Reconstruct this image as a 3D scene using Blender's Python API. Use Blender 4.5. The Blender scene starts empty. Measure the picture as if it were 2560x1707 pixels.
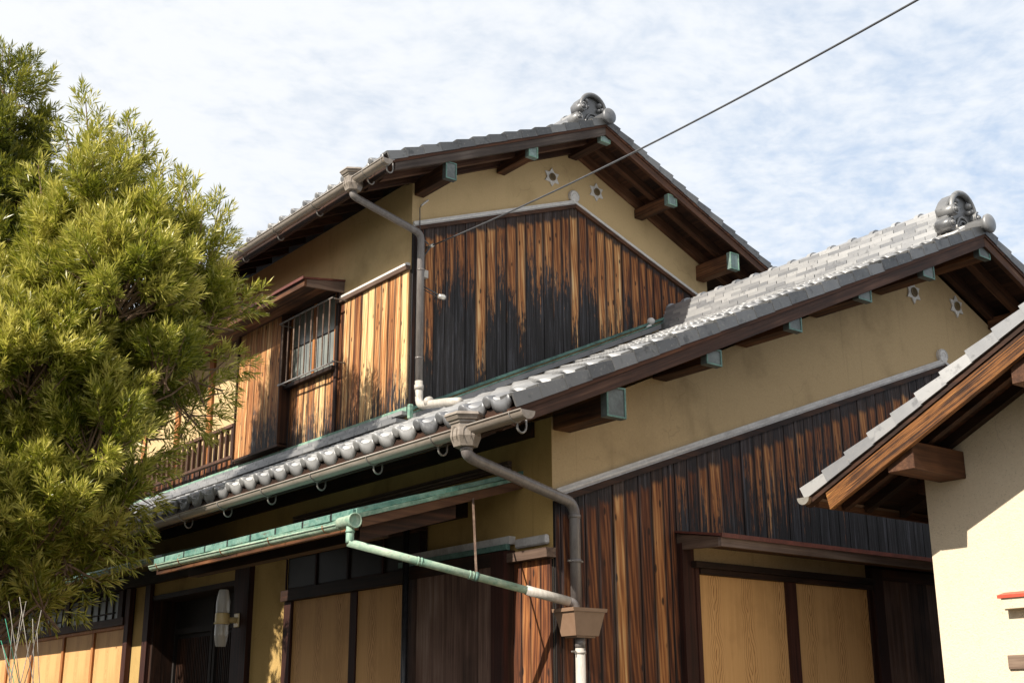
import bpy, bmesh, math, random
import numpy as np
from mathutils import Vector, Matrix
random.seed(7); rng = np.random.default_rng(11)
S = bpy.context.scene
COL = S.collection
R_ = math.radians

# ------------------------------------------------------------------ camera
CAM = Vector((-5.7506, -6.9232, 1.6))
yaw, pitch, roll = R_(52.13), R_(16.85), R_(-0.27)
fw = Vector((math.cos(yaw)*math.cos(pitch), math.sin(yaw)*math.cos(pitch), math.sin(pitch)))
r0 = fw.cross(Vector((0, 0, 1))).normalized(); u0 = r0.cross(fw)
rt = r0*math.cos(roll) + u0*math.sin(roll); up = -r0*math.sin(roll) + u0*math.cos(roll)
cam = bpy.data.cameras.new('camera'); cam.sensor_width = 36; cam.lens = 43.74
cam.clip_start = 0.05; cam.clip_end = 3000
camo = bpy.data.objects.new('camera', cam); COL.objects.link(camo)
camo.matrix_world = Matrix(((rt.x, up.x, -fw.x, CAM.x), (rt.y, up.y, -fw.y, CAM.y), (rt.z, up.z, -fw.z, CAM.z), (0, 0, 0, 1)))
S.camera = camo

# ------------------------------------------------------------------ light
SUN_EL, SUN_AZ = 38.0, 5.0          # azimuth: degrees from -X towards -Y
sv = Vector((-math.cos(R_(SUN_AZ))*math.cos(R_(SUN_EL)), -math.sin(R_(SUN_AZ))*math.cos(R_(SUN_EL)), math.sin(R_(SUN_EL))))
sun = bpy.data.lights.new('sun', 'SUN'); sun.energy = 5.0; sun.angle = R_(0.5); sun.color = (1.0, 0.92, 0.80)
suno = bpy.data.objects.new('sun', sun); COL.objects.link(suno)
suno.rotation_euler = sv.to_track_quat('Z', 'Y').to_euler()
S.view_settings.view_transform = 'Standard'; S.view_settings.look = 'None'
S.view_settings.exposure = 0.7; S.view_settings.gamma = 1.0; S.view_settings.use_curve_mapping = False
try:
    S.cycles.max_bounces = 6; S.cycles.diffuse_bounces = 4
except Exception: pass

def nd(nt, t, ins=None, **kw):
    n = nt.nodes.new(t)
    for k, v in kw.items(): setattr(n, k, v)
    for k, v in (ins or {}).items():
        s = n.inputs[k]
        if hasattr(v, 'links') or isinstance(v, bpy.types.NodeSocket): nt.links.new(v, s)
        else: s.default_value = v
    return n
def mth(nt, op, a, b=0.0, c=0.0, clamp=False):
    n = nd(nt, 'ShaderNodeMath', {0: a, 1: b, 2: c}, operation=op); n.use_clamp = clamp
    return n.outputs[0]
def vm(nt, op, a, b=(0, 0, 0)): return nd(nt, 'ShaderNodeVectorMath', {0: a, 1: b}, operation=op).outputs[0]
def ramp(nt, fac, stops, interp='LINEAR'):
    n = nd(nt, 'ShaderNodeValToRGB', {0: fac}); e = n.color_ramp.elements; n.color_ramp.interpolation = interp
    while len(e) < len(stops): e.new(0.5)
    for i, (p, c) in enumerate(stops): e[i].position = p; e[i].color = (*c, 1) if len(c) == 3 else c
    return n.outputs[0]
def mixc(nt, f, a, b, bt='MIX'):
    n = nd(nt, 'ShaderNodeMix', data_type='RGBA', blend_type=bt)
    for s, v in ((n.inputs[0], f), (n.inputs[6], a), (n.inputs[7], b)):
        if isinstance(v, bpy.types.NodeSocket): nt.links.new(v, s)
        else: s.default_value = v if not isinstance(v, tuple) or len(v) == 4 else (*v, 1)
    return n.outputs[2]
def sstep(nt, x, a, b):
    n = nd(nt, 'ShaderNodeMapRange', {0: x, 1: a, 2: b, 3: 0.0, 4: 1.0}, interpolation_type='SMOOTHSTEP'); return n.outputs[0]
def noise(nt, v, scale, detail=3, rough=0.5, dist=0.0):
    return nd(nt, 'ShaderNodeTexNoise', {'Vector': v, 'Scale': scale, 'Detail': detail, 'Roughness': rough, 'Distortion': dist}).outputs['Fac']

# ------------------------------------------------------------------ sky: nishita + thin altocumulus sheet
W = bpy.data.worlds.new('World'); S.world = W; W.use_nodes = True
nt = W.node_tree; nt.nodes.clear()
SKY = 0.091
sky = nd(nt, 'ShaderNodeTexSky', sky_type='NISHITA'); sky.sun_disc = False
sky.sun_elevation = R_(SUN_EL); sky.sun_rotation = math.atan2(sv.x, sv.y)
sky.air_density = 1.0; sky.dust_density = 1.2; sky.ozone_density = 1.0
tc = nd(nt, 'ShaderNodeTexCoord').outputs['Generated']
dirn = vm(nt, 'NORMALIZE', tc)
sx = nd(nt, 'ShaderNodeSeparateXYZ', {0: dirn})
den = mth(nt, 'ADD', mth(nt, 'MAXIMUM', sx.outputs[2], 0.0), 0.10)
uv = nd(nt, 'ShaderNodeCombineXYZ', {0: mth(nt, 'DIVIDE', sx.outputs[0], den), 1: mth(nt, 'DIVIDE', sx.outputs[1], den), 2: 0.37}).outputs[0]
warp = nd(nt, 'ShaderNodeTexNoise', {'Vector': uv, 'Scale': 2.2, 'Detail': 3}).outputs['Color']
uvw = vm(nt, 'ADD', uv, vm(nt, 'MULTIPLY', vm(nt, 'SUBTRACT', warp, (0.5, 0.5, 0.5)), (.16, .16, 0)))
big = noise(nt, vm(nt, 'ADD', uv, (3.1, 1.7, 0)), 0.7, 3, 0.5)
row = nd(nt, 'ShaderNodeMapping', {0: uvw, 'Rotation': (0, 0, 0.9), 'Scale': (1.0, 1.18, 1.0)}).outputs[0]
puff = noise(nt, row, 17.0, 3, 0.5, 0.15)
puff3 = noise(nt, row, 38.0, 4, 0.6, 0.1)
puff2 = noise(nt, vm(nt, 'ADD', uv, (1.3, 5.2, 0)), 4.6, 4, 0.55, 0.3)
sd = nd(nt, 'ShaderNodeVectorMath', {0: dirn, 1: sv}, operation='DOT_PRODUCT').outputs['Value']
glow = mth(nt, 'MULTIPLY_ADD', sd, 0.5, 0.5)                       # thin cloud scatters more light towards the sun
cov = mth(nt, 'ADD', mth(nt, 'MULTIPLY', puff, 0.42), mth(nt, 'MULTIPLY', puff2, 0.46))
cov = mth(nt, 'ADD', cov, mth(nt, 'MULTIPLY', puff3, 0.26))
cov = mth(nt, 'ADD', cov, mth(nt, 'MULTIPLY', big, 0.45))
cov = mth(nt, 'ADD', cov, mth(nt, 'MULTIPLY', mth(nt, 'SUBTRACT', glow, 0.32), 0.80))
mask = sstep(nt, cov, 0.50, 0.94)
veil = mixc(nt, sstep(nt, glow, 0.10, 0.55), (3.35, 4.75, 6.8, 1), (6.0, 6.5, 7.1, 1))
ccol = mixc(nt, sstep(nt, glow, 0.15, 0.62), (6.2, 6.55, 7.0, 1), (6.75, 6.85, 7.0, 1))
blue = mixc(nt, 0.72, sky.outputs[0], veil)
col = mixc(nt, mth(nt, 'MULTIPLY', mask, 0.94), blue, ccol)
bg = nd(nt, 'ShaderNodeBackground', {0: col, 1: SKY})
nt.links.new(bg.outputs[0], nd(nt, 'ShaderNodeOutputWorld').inputs[0])

# ------------------------------------------------------------------ materials
def newmat(name, rough=0.6, metal=0.0, spec=0.5):
    m = bpy.data.materials.new(name); m.use_nodes = True; t = m.node_tree; b = t.nodes['Principled BSDF']
    b.inputs['Roughness'].default_value = rough; b.inputs['Metallic'].default_value = metal
    b.inputs['Specular IOR Level'].default_value = spec
    return m, t, b
def bump(t, b, h, strength=0.3, dist=0.01):
    n = nd(t, 'ShaderNodeBump', {'Height': h, 'Strength': strength, 'Distance': dist}); t.links.new(n.outputs[0], b.inputs['Normal'])
def posn(t): return nd(t, 'ShaderNodeNewGeometry').outputs['Position']
def orand(t): return nd(t, 'ShaderNodeObjectInfo').outputs['Random']
def offs(t, p, k=37.0):
    r = mth(t, 'MULTIPLY', orand(t), k)
    return vm(t, 'ADD', p, nd(t, 'ShaderNodeCombineXYZ', {0: r, 1: mth(t, 'MULTIPLY', r, 1.7), 2: mth(t, 'MULTIPLY', r, 0.6)}).outputs[0])
def stretched(t, p, axis, along=0.9, across=22.0, slope=0.0):
    if slope:
        p = nd(t, 'ShaderNodeMapping', {0: p, 'Rotation': (0, slope, 0)} if axis == 'x' else {0: p, 'Rotation': (slope, 0, 0)}).outputs[0]
    s = {'x': (along, across, across), 'y': (across, along, across), 'z': (across, across, along)}[axis]
    return vm(t, 'MULTIPLY', p, s)

def wood(name, axis, stops, rough=0.7, slope=0.0, across=22.0, bs=0.35, knots=True, rnd=0.25):
    m, t, b = newmat(name, rough, spec=0.3)
    p = offs(t, posn(t)); g = stretched(t, p, axis, 0.9, across, slope)
    n1 = noise(t, g, 1.0, 5, 0.6, 0.3); n2 = noise(t, p, 2.3, 3, 0.5)
    n3 = noise(t, g, 3.1, 3, 0.6)
    f = mth(t, 'ADD', mth(t, 'MULTIPLY', n1, 0.75), mth(t, 'MULTIPLY', n2, 0.5))
    f = mth(t, 'ADD', f, mth(t, 'MULTIPLY', mth(t, 'SUBTRACT', orand(t), 0.5), rnd))
    f = mth(t, 'ADD', f, mth(t, 'MULTIPLY', mth(t, 'SUBTRACT', n3, 0.5), 0.35))
    c = ramp(t, mth(t, 'SUBTRACT', f, 0.12), stops)
    t.links.new(c, b.inputs['Base Color']); bump(t, b, mth(t, 'ADD', n1, n3), bs, 0.006)
    return m

def cedar(name, ax):
    """charred cedar cladding: the bare wood tone, the char line and its weight are set per board"""
    m, t, b = newmat(name, 0.72, spec=0.3)
    at = lambda n: nd(t, 'ShaderNodeAttribute', attribute_type='OBJECT', attribute_name=n).outputs['Fac']
    P0 = posn(t); p = offs(t, P0)
    g = stretched(t, p, 'z', 0.75, 26.0); g2 = stretched(t, p, 'z', 2.6, 60.0)
    n1 = noise(t, g, 1.0, 6, 0.62, 0.5); n2 = noise(t, g2, 1.0, 4, 0.65, 0.2); n3 = noise(t, p, 1.4, 2, 0.5)
    wv = nd(t, 'ShaderNodeTexWave', {'Vector': stretched(t, p, 'z', 0.32, 4.5), 'Scale': 3.2, 'Distortion': 9.0, 'Detail': 3.0, 'Detail Scale': 0.9, 'Detail Roughness': 0.5}, wave_type='BANDS', bands_direction='DIAGONAL').outputs['Fac']
    tone = at('tone')
    f = mth(t, 'ADD', tone, mth(t, 'MULTIPLY', mth(t, 'SUBTRACT', n1, 0.5), 0.95))
    f = mth(t, 'ADD', f, mth(t, 'MULTIPLY', mth(t, 'SUBTRACT', wv, 0.5), 0.20))
    f = mth(t, 'ADD', f, mth(t, 'MULTIPLY', mth(t, 'SUBTRACT', n3, 0.5), 0.35))
    f = mth(t, 'ADD', f, mth(t, 'MULTIPLY', mth(t, 'SUBTRACT', n2, 0.5), 0.25))
    base = ramp(t, f, [(0.0, (.010, .006, .004)), (0.22, (.040, .013, .007)), (0.40, (.115, .036, .013)), (0.58, (.25, .093, .030)), (0.76, (.42, .19, .066)), (0.92, (.60, .355, .155)), (1.0, (.70, .48, .24))])
    vo = nd(t, 'ShaderNodeTexVoronoi', {'Vector': stretched(t, p, 'z', 4.2, 11.0), 'Scale': 1.0}).outputs['Distance']
    kn = mth(t, 'SUBTRACT', 1.0, sstep(t, mth(t, 'ADD', vo, mth(t, 'MULTIPLY', n2, 0.10)), 0.14, 0.23))
    base = mixc(t, mth(t, 'MULTIPLY', kn, 0.9), base, (.018, .008, .005))
    # charred rims left along the board joints
    gen = nd(t, 'ShaderNodeSeparateXYZ', {0: nd(t, 'ShaderNodeTexCoord').outputs['Generated']}).outputs[ax]
    ed = mth(t, 'ABSOLUTE', mth(t, 'MULTIPLY_ADD', gen, 2.0, -1.0))
    ed = mth(t, 'ADD', ed, mth(t, 'MULTIPLY', mth(t, 'SUBTRACT', n1, 0.5), 0.9))
    rim = mth(t, 'MULTIPLY', sstep(t, ed, 0.56, 0.94), at('rim'))
    z = nd(t, 'ShaderNodeSeparateXYZ', {0: P0}).outputs[2]
    st = noise(t, stretched(t, p, 'z', 0.9, 34.0), 1.0, 5, 0.7); sp = noise(t, stretched(t, p, 'z', 9.0, 40.0), 1.0, 3, 0.7)
    cz = mth(t, 'MULTIPLY', mth(t, 'SUBTRACT', at('char'), z), 1.9)
    cz = mth(t, 'ADD', cz, mth(t, 'MULTIPLY', mth(t, 'SUBTRACT', st, 0.5), 4.6))
    cz = mth(t, 'ADD', cz, mth(t, 'MULTIPLY', mth(t, 'SUBTRACT', sp, 0.5), 2.6))
    cm = sstep(t, cz, -0.40, 0.45)
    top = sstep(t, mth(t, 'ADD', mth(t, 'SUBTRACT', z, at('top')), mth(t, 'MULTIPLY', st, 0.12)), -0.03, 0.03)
    cc = ramp(t, mth(t, 'ADD', mth(t, 'MULTIPLY', n1, 0.5), mth(t, 'MULTIPLY', n2, 0.5)), [(0.36, (.0055, .005, .005)), (0.52, (.019, .0175, .019)), (0.66, (.070, .070, .082))])
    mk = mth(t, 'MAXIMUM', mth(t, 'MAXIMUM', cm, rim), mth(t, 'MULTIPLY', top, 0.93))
    c = mixc(t, mk, base, cc)
    t.links.new(c, b.inputs['Base Color'])
    bump(t, b, mth(t, 'ADD', n1, mth(t, 'MULTIPLY', n2, 0.8)), 0.75, 0.008)
    return m

def plaster(name, c0, c1, sc=55.0, bs=0.35, stain=(.10, .075, .035), sa=0.5):
    m, t, b = newmat(name, 0.9, spec=0.15)
    p = posn(t); f = noise(t, p, sc, 4, 0.7); l = noise(t, p, 1.6, 4, 0.6); s2 = noise(t, vm(t, 'MULTIPLY', p, (3, 3, 0.7)), 1.3, 4, 0.6)
    c = mixc(t, f, c0, c1); c = mixc(t, mth(t, 'MULTIPLY', sstep(t, l, 0.48, 0.80), sa), c, stain)
    c = mixc(t, mth(t, 'MULTIPLY', sstep(t, s2, 0.55, 0.8), sa*0.7), c, stain)
    sp = noise(t, p, sc*1.9, 2, 0.5); c = mixc(t, mth(t, 'MULTIPLY', sstep(t, sp, 0.60, 0.74), 0.45), c, tuple(x*0.42 for x in c0))
    wp = vm(t, 'ADD', p, vm(t, 'MULTIPLY', nd(t, 'ShaderNodeTexNoise', {'Vector': p, 'Scale': 3.0, 'Detail': 3.0}).outputs['Color'], (.35, .35, .35)))
    ve = nd(t, 'ShaderNodeTexVoronoi', {'Vector': wp, 'Scale': 1.1}, feature='DISTANCE_TO_EDGE').outputs['Distance']
    cr = mth(t, 'MULTIPLY', mth(t, 'SUBTRACT', 1.0, sstep(t, ve, 0.0015, 0.006)), sstep(t, noise(t, p, .9, 2), .50, .60))
    c = mixc(t, mth(t, 'MULTIPLY', cr, 0.2), c, tuple(x*0.35 for x in c0))
    dr = noise(t, vm(t, 'MULTIPLY', p, (14, 14, 0.5)), 1.0, 3, 0.6)
    c = mixc(t, mth(t, 'MULTIPLY', sstep(t, dr, 0.58, 0.80), sa*0.6), c, stain)
    t.links.new(c, b.inputs['Base Color']); bump(t, b, mth(t, 'ADD', f, sp), bs, 0.006)
    return m

def tilemat(name, lo=.15, hi=.31):
    m, t, b = newmat(name, 0.42, 0.30, 0.5)
    p = offs(t, posn(t)); r = orand(t)
    n = noise(t, p, 9.0, 5, 0.6); n2 = noise(t, p, 40.0, 3, 0.6); n3 = noise(t, p, 3.0, 3, 0.6)
    f = mth(t, 'ADD', mth(t, 'MULTIPLY', r, 0.65), mth(t, 'MULTIPLY', n3, 0.35))
    c = ramp(t, f, [(0.15, (lo, lo*1.03, lo*1.10)), (0.85, (hi, hi*1.0, hi*1.0))])
    c = mixc(t, mth(t, 'MULTIPLY', sstep(t, n, 0.55, 0.70), 0.55), c, (lo*.45, lo*.46, lo*.5))
    c = mixc(t, mth(t, 'MULTIPLY', sstep(t, n2, 0.55, 0.75), 0.3), c, (.36, .34, .29))
    t.links.new(c, b.inputs['Base Color']); t.links.new(mth(t, 'MULTIPLY_ADD', n, 0.35, 0.25), b.inputs['Roughness'])
    bump(t, b, n2, 0.12, 0.003)
    return m

def plain(name, c0, c1, rough=0.5, sc=6.0, metal=0.0, bs=0.1, streak=None):
    m, t, b = newmat(name, rough, metal)
    p = offs(t, posn(t), 5.0)
    if streak: p = stretched(t, p, streak, 1.0, 6.0)
    n = noise(t, p, sc, 5, 0.65); n2 = noise(t, p, sc*6, 3, 0.6)
    c = mixc(t, sstep(t, mth(t, 'ADD', mth(t, 'MULTIPLY', n, 0.7), mth(t, 'MULTIPLY', n2, 0.3)), 0.32, 0.68), c0, c1)
    t.links.new(c, b.inputs['Base Color']); bump(t, b, n2, bs, 0.003)
    return m

M = {}
M['cedar_x'] = cedar('charred_cedar_gable', 0)
M['cedar_y'] = cedar('charred_cedar_front', 1)
DK = [(0.25, (.006, .003, .002)), (0.5, (.026, .011, .006)), (0.75, (.075, .030, .014)), (0.95, (.15, .068, .035))]
WR = [(0.2, (.010, .005, .003)), (0.45, (.040, .017, .009)), (0.68, (.10, .042, .020)), (0.92, (.19, .12, .08))]
M['dark_y'] = wood('dark_timber_y', 'y', DK); M['dark_z'] = wood('dark_timber_z', 'z', DK); M['dark_x'] = wood('dark_timber_x', 'x', DK)
M['post_z'] = wood('stained_post', 'z', [(0.25, (.010, .003, .002)), (0.55, (.035, .010, .006)), (0.85, (.075, .024, .014))])
M['barge'] = wood('weathered_barge_l', 'x', [(0.2, (.012, .006, .004)), (0.5, (.055, .024, .014)), (0.7, (.12, .060, .038)), (0.95, (.22, .17, .14))], slope=R_(24.1))
M['barge_f'] = wood('verge_fillet_wood', 'x', [(0.2, (.012, .005, .003)), (0.5, (.07, .025, .010)), (0.8, (.20, .075, .030))], slope=R_(24.1))
M['barge_u'] = wood('grey_barge_u', 'x', [(0.2, (.022, .015, .012)), (0.48, (.075, .055, .045)), (0.7, (.15, .12, .10)), (0.95, (.26, .22, .19))], slope=R_(23.6))
M['barge_r'] = wood('weathered_barge_r', 'x', WR, slope=R_(-24.1))
M['barge_a'] = wood('weathered_barge_annex', 'y', [(0.28, (.010, .006, .004)), (0.41, (.05, .021, .010)), (0.50, (.24, .098, .028)), (0.57, (.075, .030, .011)), (0.67, (.42, .19, .052)), (0.88, (.56, .31, .11))], slope=R_(26.2), across=75.0, bs=0.9)
M['purlin'] = wood('purlin_timber', 'y', [(0.22, (.012, .006, .004)), (0.48, (.05, .022, .012)), (0.66, (.15, .062, .026)), (0.9, (.30, .17, .095))])
M['purlin_x'] = wood('purlin_timber_x', 'x', [(0.22, (.02, .010, .006)), (0.5, (.07, .030, .015)), (0.75, (.14, .065, .032)), (0.95, (.22, .12, .07))])
M['grey_y'] = wood('weathered_grey_board', 'y', [(0.2, (.05, .03, .022)), (0.5, (.13, .085, .062)), (0.8, (.26, .19, .14))])
M['grey_x'] = wood('weathered_grey_board_x', 'x', [(0.2, (.05, .035, .03)), (0.5, (.14, .10, .085)), (0.8, (.28, .21, .17))])
M['shut_y'] = wood('shutter_board', 'z', [(0.2, (.022, .012, .008)), (0.45, (.085, .045, .032)), (0.65, (.16, .095, .07)), (0.9, (.27, .19, .15))], rnd=0.4)
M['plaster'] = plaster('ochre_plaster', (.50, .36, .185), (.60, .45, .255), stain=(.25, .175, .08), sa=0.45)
M['plaster_f'] = plaster('ochre_plaster_front_shaded', (.40, .265, .095), (.50, .34, .135), stain=(.16, .10, .035), sa=0.6)  # browner, dirtier ochre, darkened too for the shade under the eave
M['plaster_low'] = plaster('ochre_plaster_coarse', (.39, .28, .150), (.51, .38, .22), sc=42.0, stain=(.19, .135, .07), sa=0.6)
M['stucco'] = plaster('cream_stucco', (.57, .475, .345), (.70, .60, .455), sc=48.0, bs=0.6, stain=(.43, .345, .235), sa=0.3)
M['tile'] = tilemat('smoked_roof_tile', .15, .30); M['tile_o'] = tilemat('ornament_tile', .10, .24); M['tile_v'] = tilemat('smoked_verge_tile_shaded', .055, .175); M['tile_old'] = tilemat('old_ridge_tile', .20, .42)  # verge tile is a darker copy: shaded side put into its colour
def verdigris(name, c0, c1, brown=(.075, .050, .032), amt=.75, sc=7.0):
    m, t, b = newmat(name, 0.62, 0.0, 0.3); p = offs(t, posn(t), 5.0)
    n = noise(t, p, sc, 5, 0.65); n2 = noise(t, p, sc*5, 4, 0.65); n3 = noise(t, vm(t, 'MULTIPLY', p, (3, 3, 14)), 2.2, 4, 0.7)
    c = mixc(t, sstep(t, mth(t, 'ADD', mth(t, 'MULTIPLY', n, 0.6), mth(t, 'MULTIPLY', n2, 0.4)), 0.36, 0.64), c0, c1)
    c = mixc(t, mth(t, 'MULTIPLY', sstep(t, mth(t, 'ADD', mth(t, 'MULTIPLY', n3, 0.6), mth(t, 'MULTIPLY', n2, 0.4)), 0.54, 0.66), amt), c, brown)
    t.links.new(c, b.inputs['Base Color']); bump(t, b, mth(t, 'ADD', n, n2), 0.25, 0.004)
    return m
M['copper'] = verdigris('verdigris_copper', (.10, .225, .175), (.29, .41, .32))
M['copper_t'] = verdigris('verdigris_sheet', (.055, .145, .12), (.18, .30, .25))
M['copper_p'] = verdigris('pale_verdigris', (.18, .30, .225), (.42, .50, .385), amt=.55)
M['copper_dk'] = plain('aged_copper', (.05, .10, .085), (.13, .25, .21), 0.55, 9.0)
M['copper_rib'] = verdigris('verdigris_flashing', (.040, .085, .075), (.14, .26, .225), (.045, .036, .028), .95, 4.0)
M['copper_cap'] = plain('copper_end_cap', (.075, .082, .08), (.15, .175, .168), 0.5, 7.0, metal=0.2)
M['copper_cap_b'] = plain('copper_end_cap_bright', (.12, .17, .16), (.26, .355, .33), 0.5, 7.0, metal=0.2)
M['rust'] = plain('rusty_iron', (.10, .03, .01), (.30, .10, .025), 0.8, 20.0)
M['gutter'] = plain('brown_gutter', (.19, .158, .130), (.29, .25, .215), 0.38, 4.0, streak='y')
M['pipe'] = plain('grey_brown_pipe', (.115, .100, .094), (.20, .182, .172), 0.32, 5.0, streak='z')
M['pipe_l'] = plain('pale_pipe', (.34, .31, .27), (.50, .465, .42), 0.4, 5.0, streak='z')  # paler pipe colour for elbow, sleeve and lower run
M['box_brown'] = plain('brown_collector', (.19, .115, .072), (.23, .145, .095), 0.5, 4.0)
M['hook'] = plain('galvanised_hook', (.16, .15, .14), (.30, .28, .26), 0.45, 20.0, metal=0.4)
M['white'] = plain('white_moulding', (.52, .50, .48), (.72, .70, .67), 0.6, 9.0)
M['trim'] = plain('grey_moulding', (.40, .375, .36), (.62, .60, .58), 0.6, 7.0)
M['red'] = plain('red_oxide_sheet', (.075, .022, .016), (.155, .045, .033), 0.65, 8.0)
M['black'] = plain('black_void', (.004, .0035, .003), (.009, .007, .006), 0.9, 3.0)
M['black_metal'] = plain('black_pole', (.012, .012, .014), (.03, .03, .033), 0.35, 30.0)
M['dark_door'] = plain('dark_lattice', (.008, .006, .005), (.018, .012, .010), 0.85, 12.0)
M['cable'] = plain('dark_cable', (.05, .052, .058), (.08, .083, .09), 0.45, 10.0)
M['cream'] = plain('cream_plastic', (.52, .40, .19), (.62, .49, .25), 0.4, 6.0)
M['bright_metal'] = plain('bright_metal', (.55, .53, .48), (.75, .72, .66), 0.25, 9.0, metal=0.7)
M['vent'] = plain('vent_iron', (.16, .11, .05), (.24, .17, .08), 0.5, 12.0)
M['ground'] = plain('mossy_garden_ground', (.038, .038, .024), (.085, .075, .052), 0.95, 1.2)
M['rail_wood'] = wood('rail_timber', 'z', [(0.2, (.018, .009, .006)), (0.5, (.075, .036, .022)), (0.85, (.16, .085, .055))])
M['orange_post'] = wood('orange_post', 'z', [(0.2, (.16, .055, .015)), (0.5, (.34, .13, .04)), (0.85, (.48, .24, .09))])

def printed_panel(name, c0, c1, line):
    """printed wood-grain door skin: repeating cathedral figures"""
    m, t, b = newmat(name, 0.62, spec=0.12)
    tx = nd(t, 'ShaderNodeTexCoord').outputs['Object']; s = nd(t, 'ShaderNodeSeparateXYZ', {0: tx})
    fx = nd(t, 'ShaderNodeAttribute', attribute_type='OBJECT', attribute_name='axis_y').outputs['Fac']
    u = mth(t, 'ADD', mth(t, 'MULTIPLY', s.outputs[0], mth(t, 'SUBTRACT', 1.0, fx)), mth(t, 'MULTIPLY', s.outputs[1], fx))
    z = s.outputs[2]
    wob = noise(t, nd(t, 'ShaderNodeCombineXYZ', {0: mth(t, 'MULTIPLY', u, 2.5), 1: mth(t, 'MULTIPLY', z, 1.6), 2: orand(t)}).outputs[0], 2.0, 3)
    uu = mth(t, 'ADD', u, mth(t, 'MULTIPLY', mth(t, 'SUBTRACT', wob, 0.5), 0.12))
    cell = mth(t, 'PINGPONG', mth(t, 'ADD', uu, 7.03), 0.19)                 # distance from a figure's axis
    ph = mth(t, 'SINE', mth(t, 'MULTIPLY', z, 13.0))
    ring = mth(t, 'ADD', mth(t, 'MULTIPLY', cell, 120.0), mth(t, 'MULTIPLY', ph, mth(t, 'MULTIPLY_ADD', cell, -12.0, 2.6)))
    ln = sstep(t, mth(t, 'SINE', mth(t, 'MULTIPLY', ring, 2.1)), 0.55, 0.98)
    ln = mth(t, 'MULTIPLY', ln, mth(t, 'SUBTRACT', 1.0, sstep(t, cell, 0.035, 0.10)))
    fine = noise(t, nd(t, 'ShaderNodeCombineXYZ', {0: mth(t, 'MULTIPLY', u, 130.0), 1: mth(t, 'MULTIPLY', z, 2.0), 2: 0.0}).outputs[0], 1.0, 3)
    stn = noise(t, tx, 2.0, 4, 0.6)
    c = mixc(t, fine, c0, c1); c = mixc(t, mth(t, 'MULTIPLY', ln, 0.85), c, line)
    drip = noise(t, nd(t, 'ShaderNodeCombineXYZ', {0: mth(t, 'MULTIPLY', u, 30.0), 1: mth(t, 'MULTIPLY', z, 1.2), 2: 0.0}).outputs[0], 1.0, 3)
    c = mixc(t, mth(t, 'MULTIPLY', sstep(t, mth(t, 'ADD', stn, mth(t, 'MULTIPLY', drip, 0.4)), 0.66, 0.85), 0.35), c, tuple(x*0.72 for x in c0))
    t.links.new(c, b.inputs['Base Color'])
    return m
M['panel'] = printed_panel('printed_woodgrain_panel', (.54, .295, .115), (.66, .395, .175), (.24, .105, .035))

def glassmat(name, tint, rough=0.08, alpha=1.0):
    m, t, b = newmat(name, rough, 0.0, 0.6 if rough < .3 else .15)
    n = noise(t, posn(t), 2.4, 3); c = mixc(t, sstep(t, n, .35, .65), tint, tuple(x*1.5 for x in tint)); t.links.new(c, b.inputs['Base Color'])
    return m
M['pane'] = glassmat('window_pane', (.14, .15, .135), 0.2); M['pane_dk'] = glassmat('dark_pane', (.020, .017, .013), 0.5)
M['pane_fr'] = glassmat('frosted_pane', (.12, .13, .11), 0.35)
mg, tg, bgl = newmat('ribbed_lamp_glass', 0.25); bgl.inputs['Base Color'].default_value = (.62, .60, .56, 1)
bgl.inputs['Transmission Weight'].default_value = 0.45
M['lamp_glass'] = mg

def leafmat(name, ca, cb, cc):
    m, t, b = newmat(name, 0.36, spec=0.5)
    r = nd(t, 'ShaderNodeAttribute', attribute_name='rnd').outputs['Fac']
    c = ramp(t, r, [(0.0, ca), (0.55, cb), (1.0, cc)])
    t.links.new(c, b.inputs['Base Color'])
    tr = nd(t, 'ShaderNodeBsdfTranslucent', {'Color': mixc(t, 0.5, c, (.30, .30, .03))})
    mx = nd(t, 'ShaderNodeMixShader', {0: 0.42}); t.links.new(b.outputs[0], mx.inputs[1]); t.links.new(tr.outputs[0], mx.inputs[2])
    t.links.new(mx.outputs[0], t.nodes['Material Output'].inputs[0])
    return m
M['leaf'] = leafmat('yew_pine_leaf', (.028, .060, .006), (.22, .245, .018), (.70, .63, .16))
M['leaf_dk'] = leafmat('shaded_pine_leaf', (.030, .060, .010), (.13, .15, .018), (.40, .36, .07))  # darker leaf copy: shade of the rear trees put into the colour
M['bark'] = wood('bark', 'z', [(0.2, (.04, .025, .015)), (0.5, (.12, .075, .045)), (0.85, (.24, .17, .11))])
M['twig'] = plain('twig_bark', (.10, .055, .030), (.24, .155, .095), 0.8, 12.0)
M['stem'] = plain('pale_dry_stem', (.14, .12, .10), (.34, .31, .27), 0.7, 18.0)
M['tie'] = plain('green_twine', (.02, .20, .12), (.03, .30, .18), 0.6, 10.0)

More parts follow.
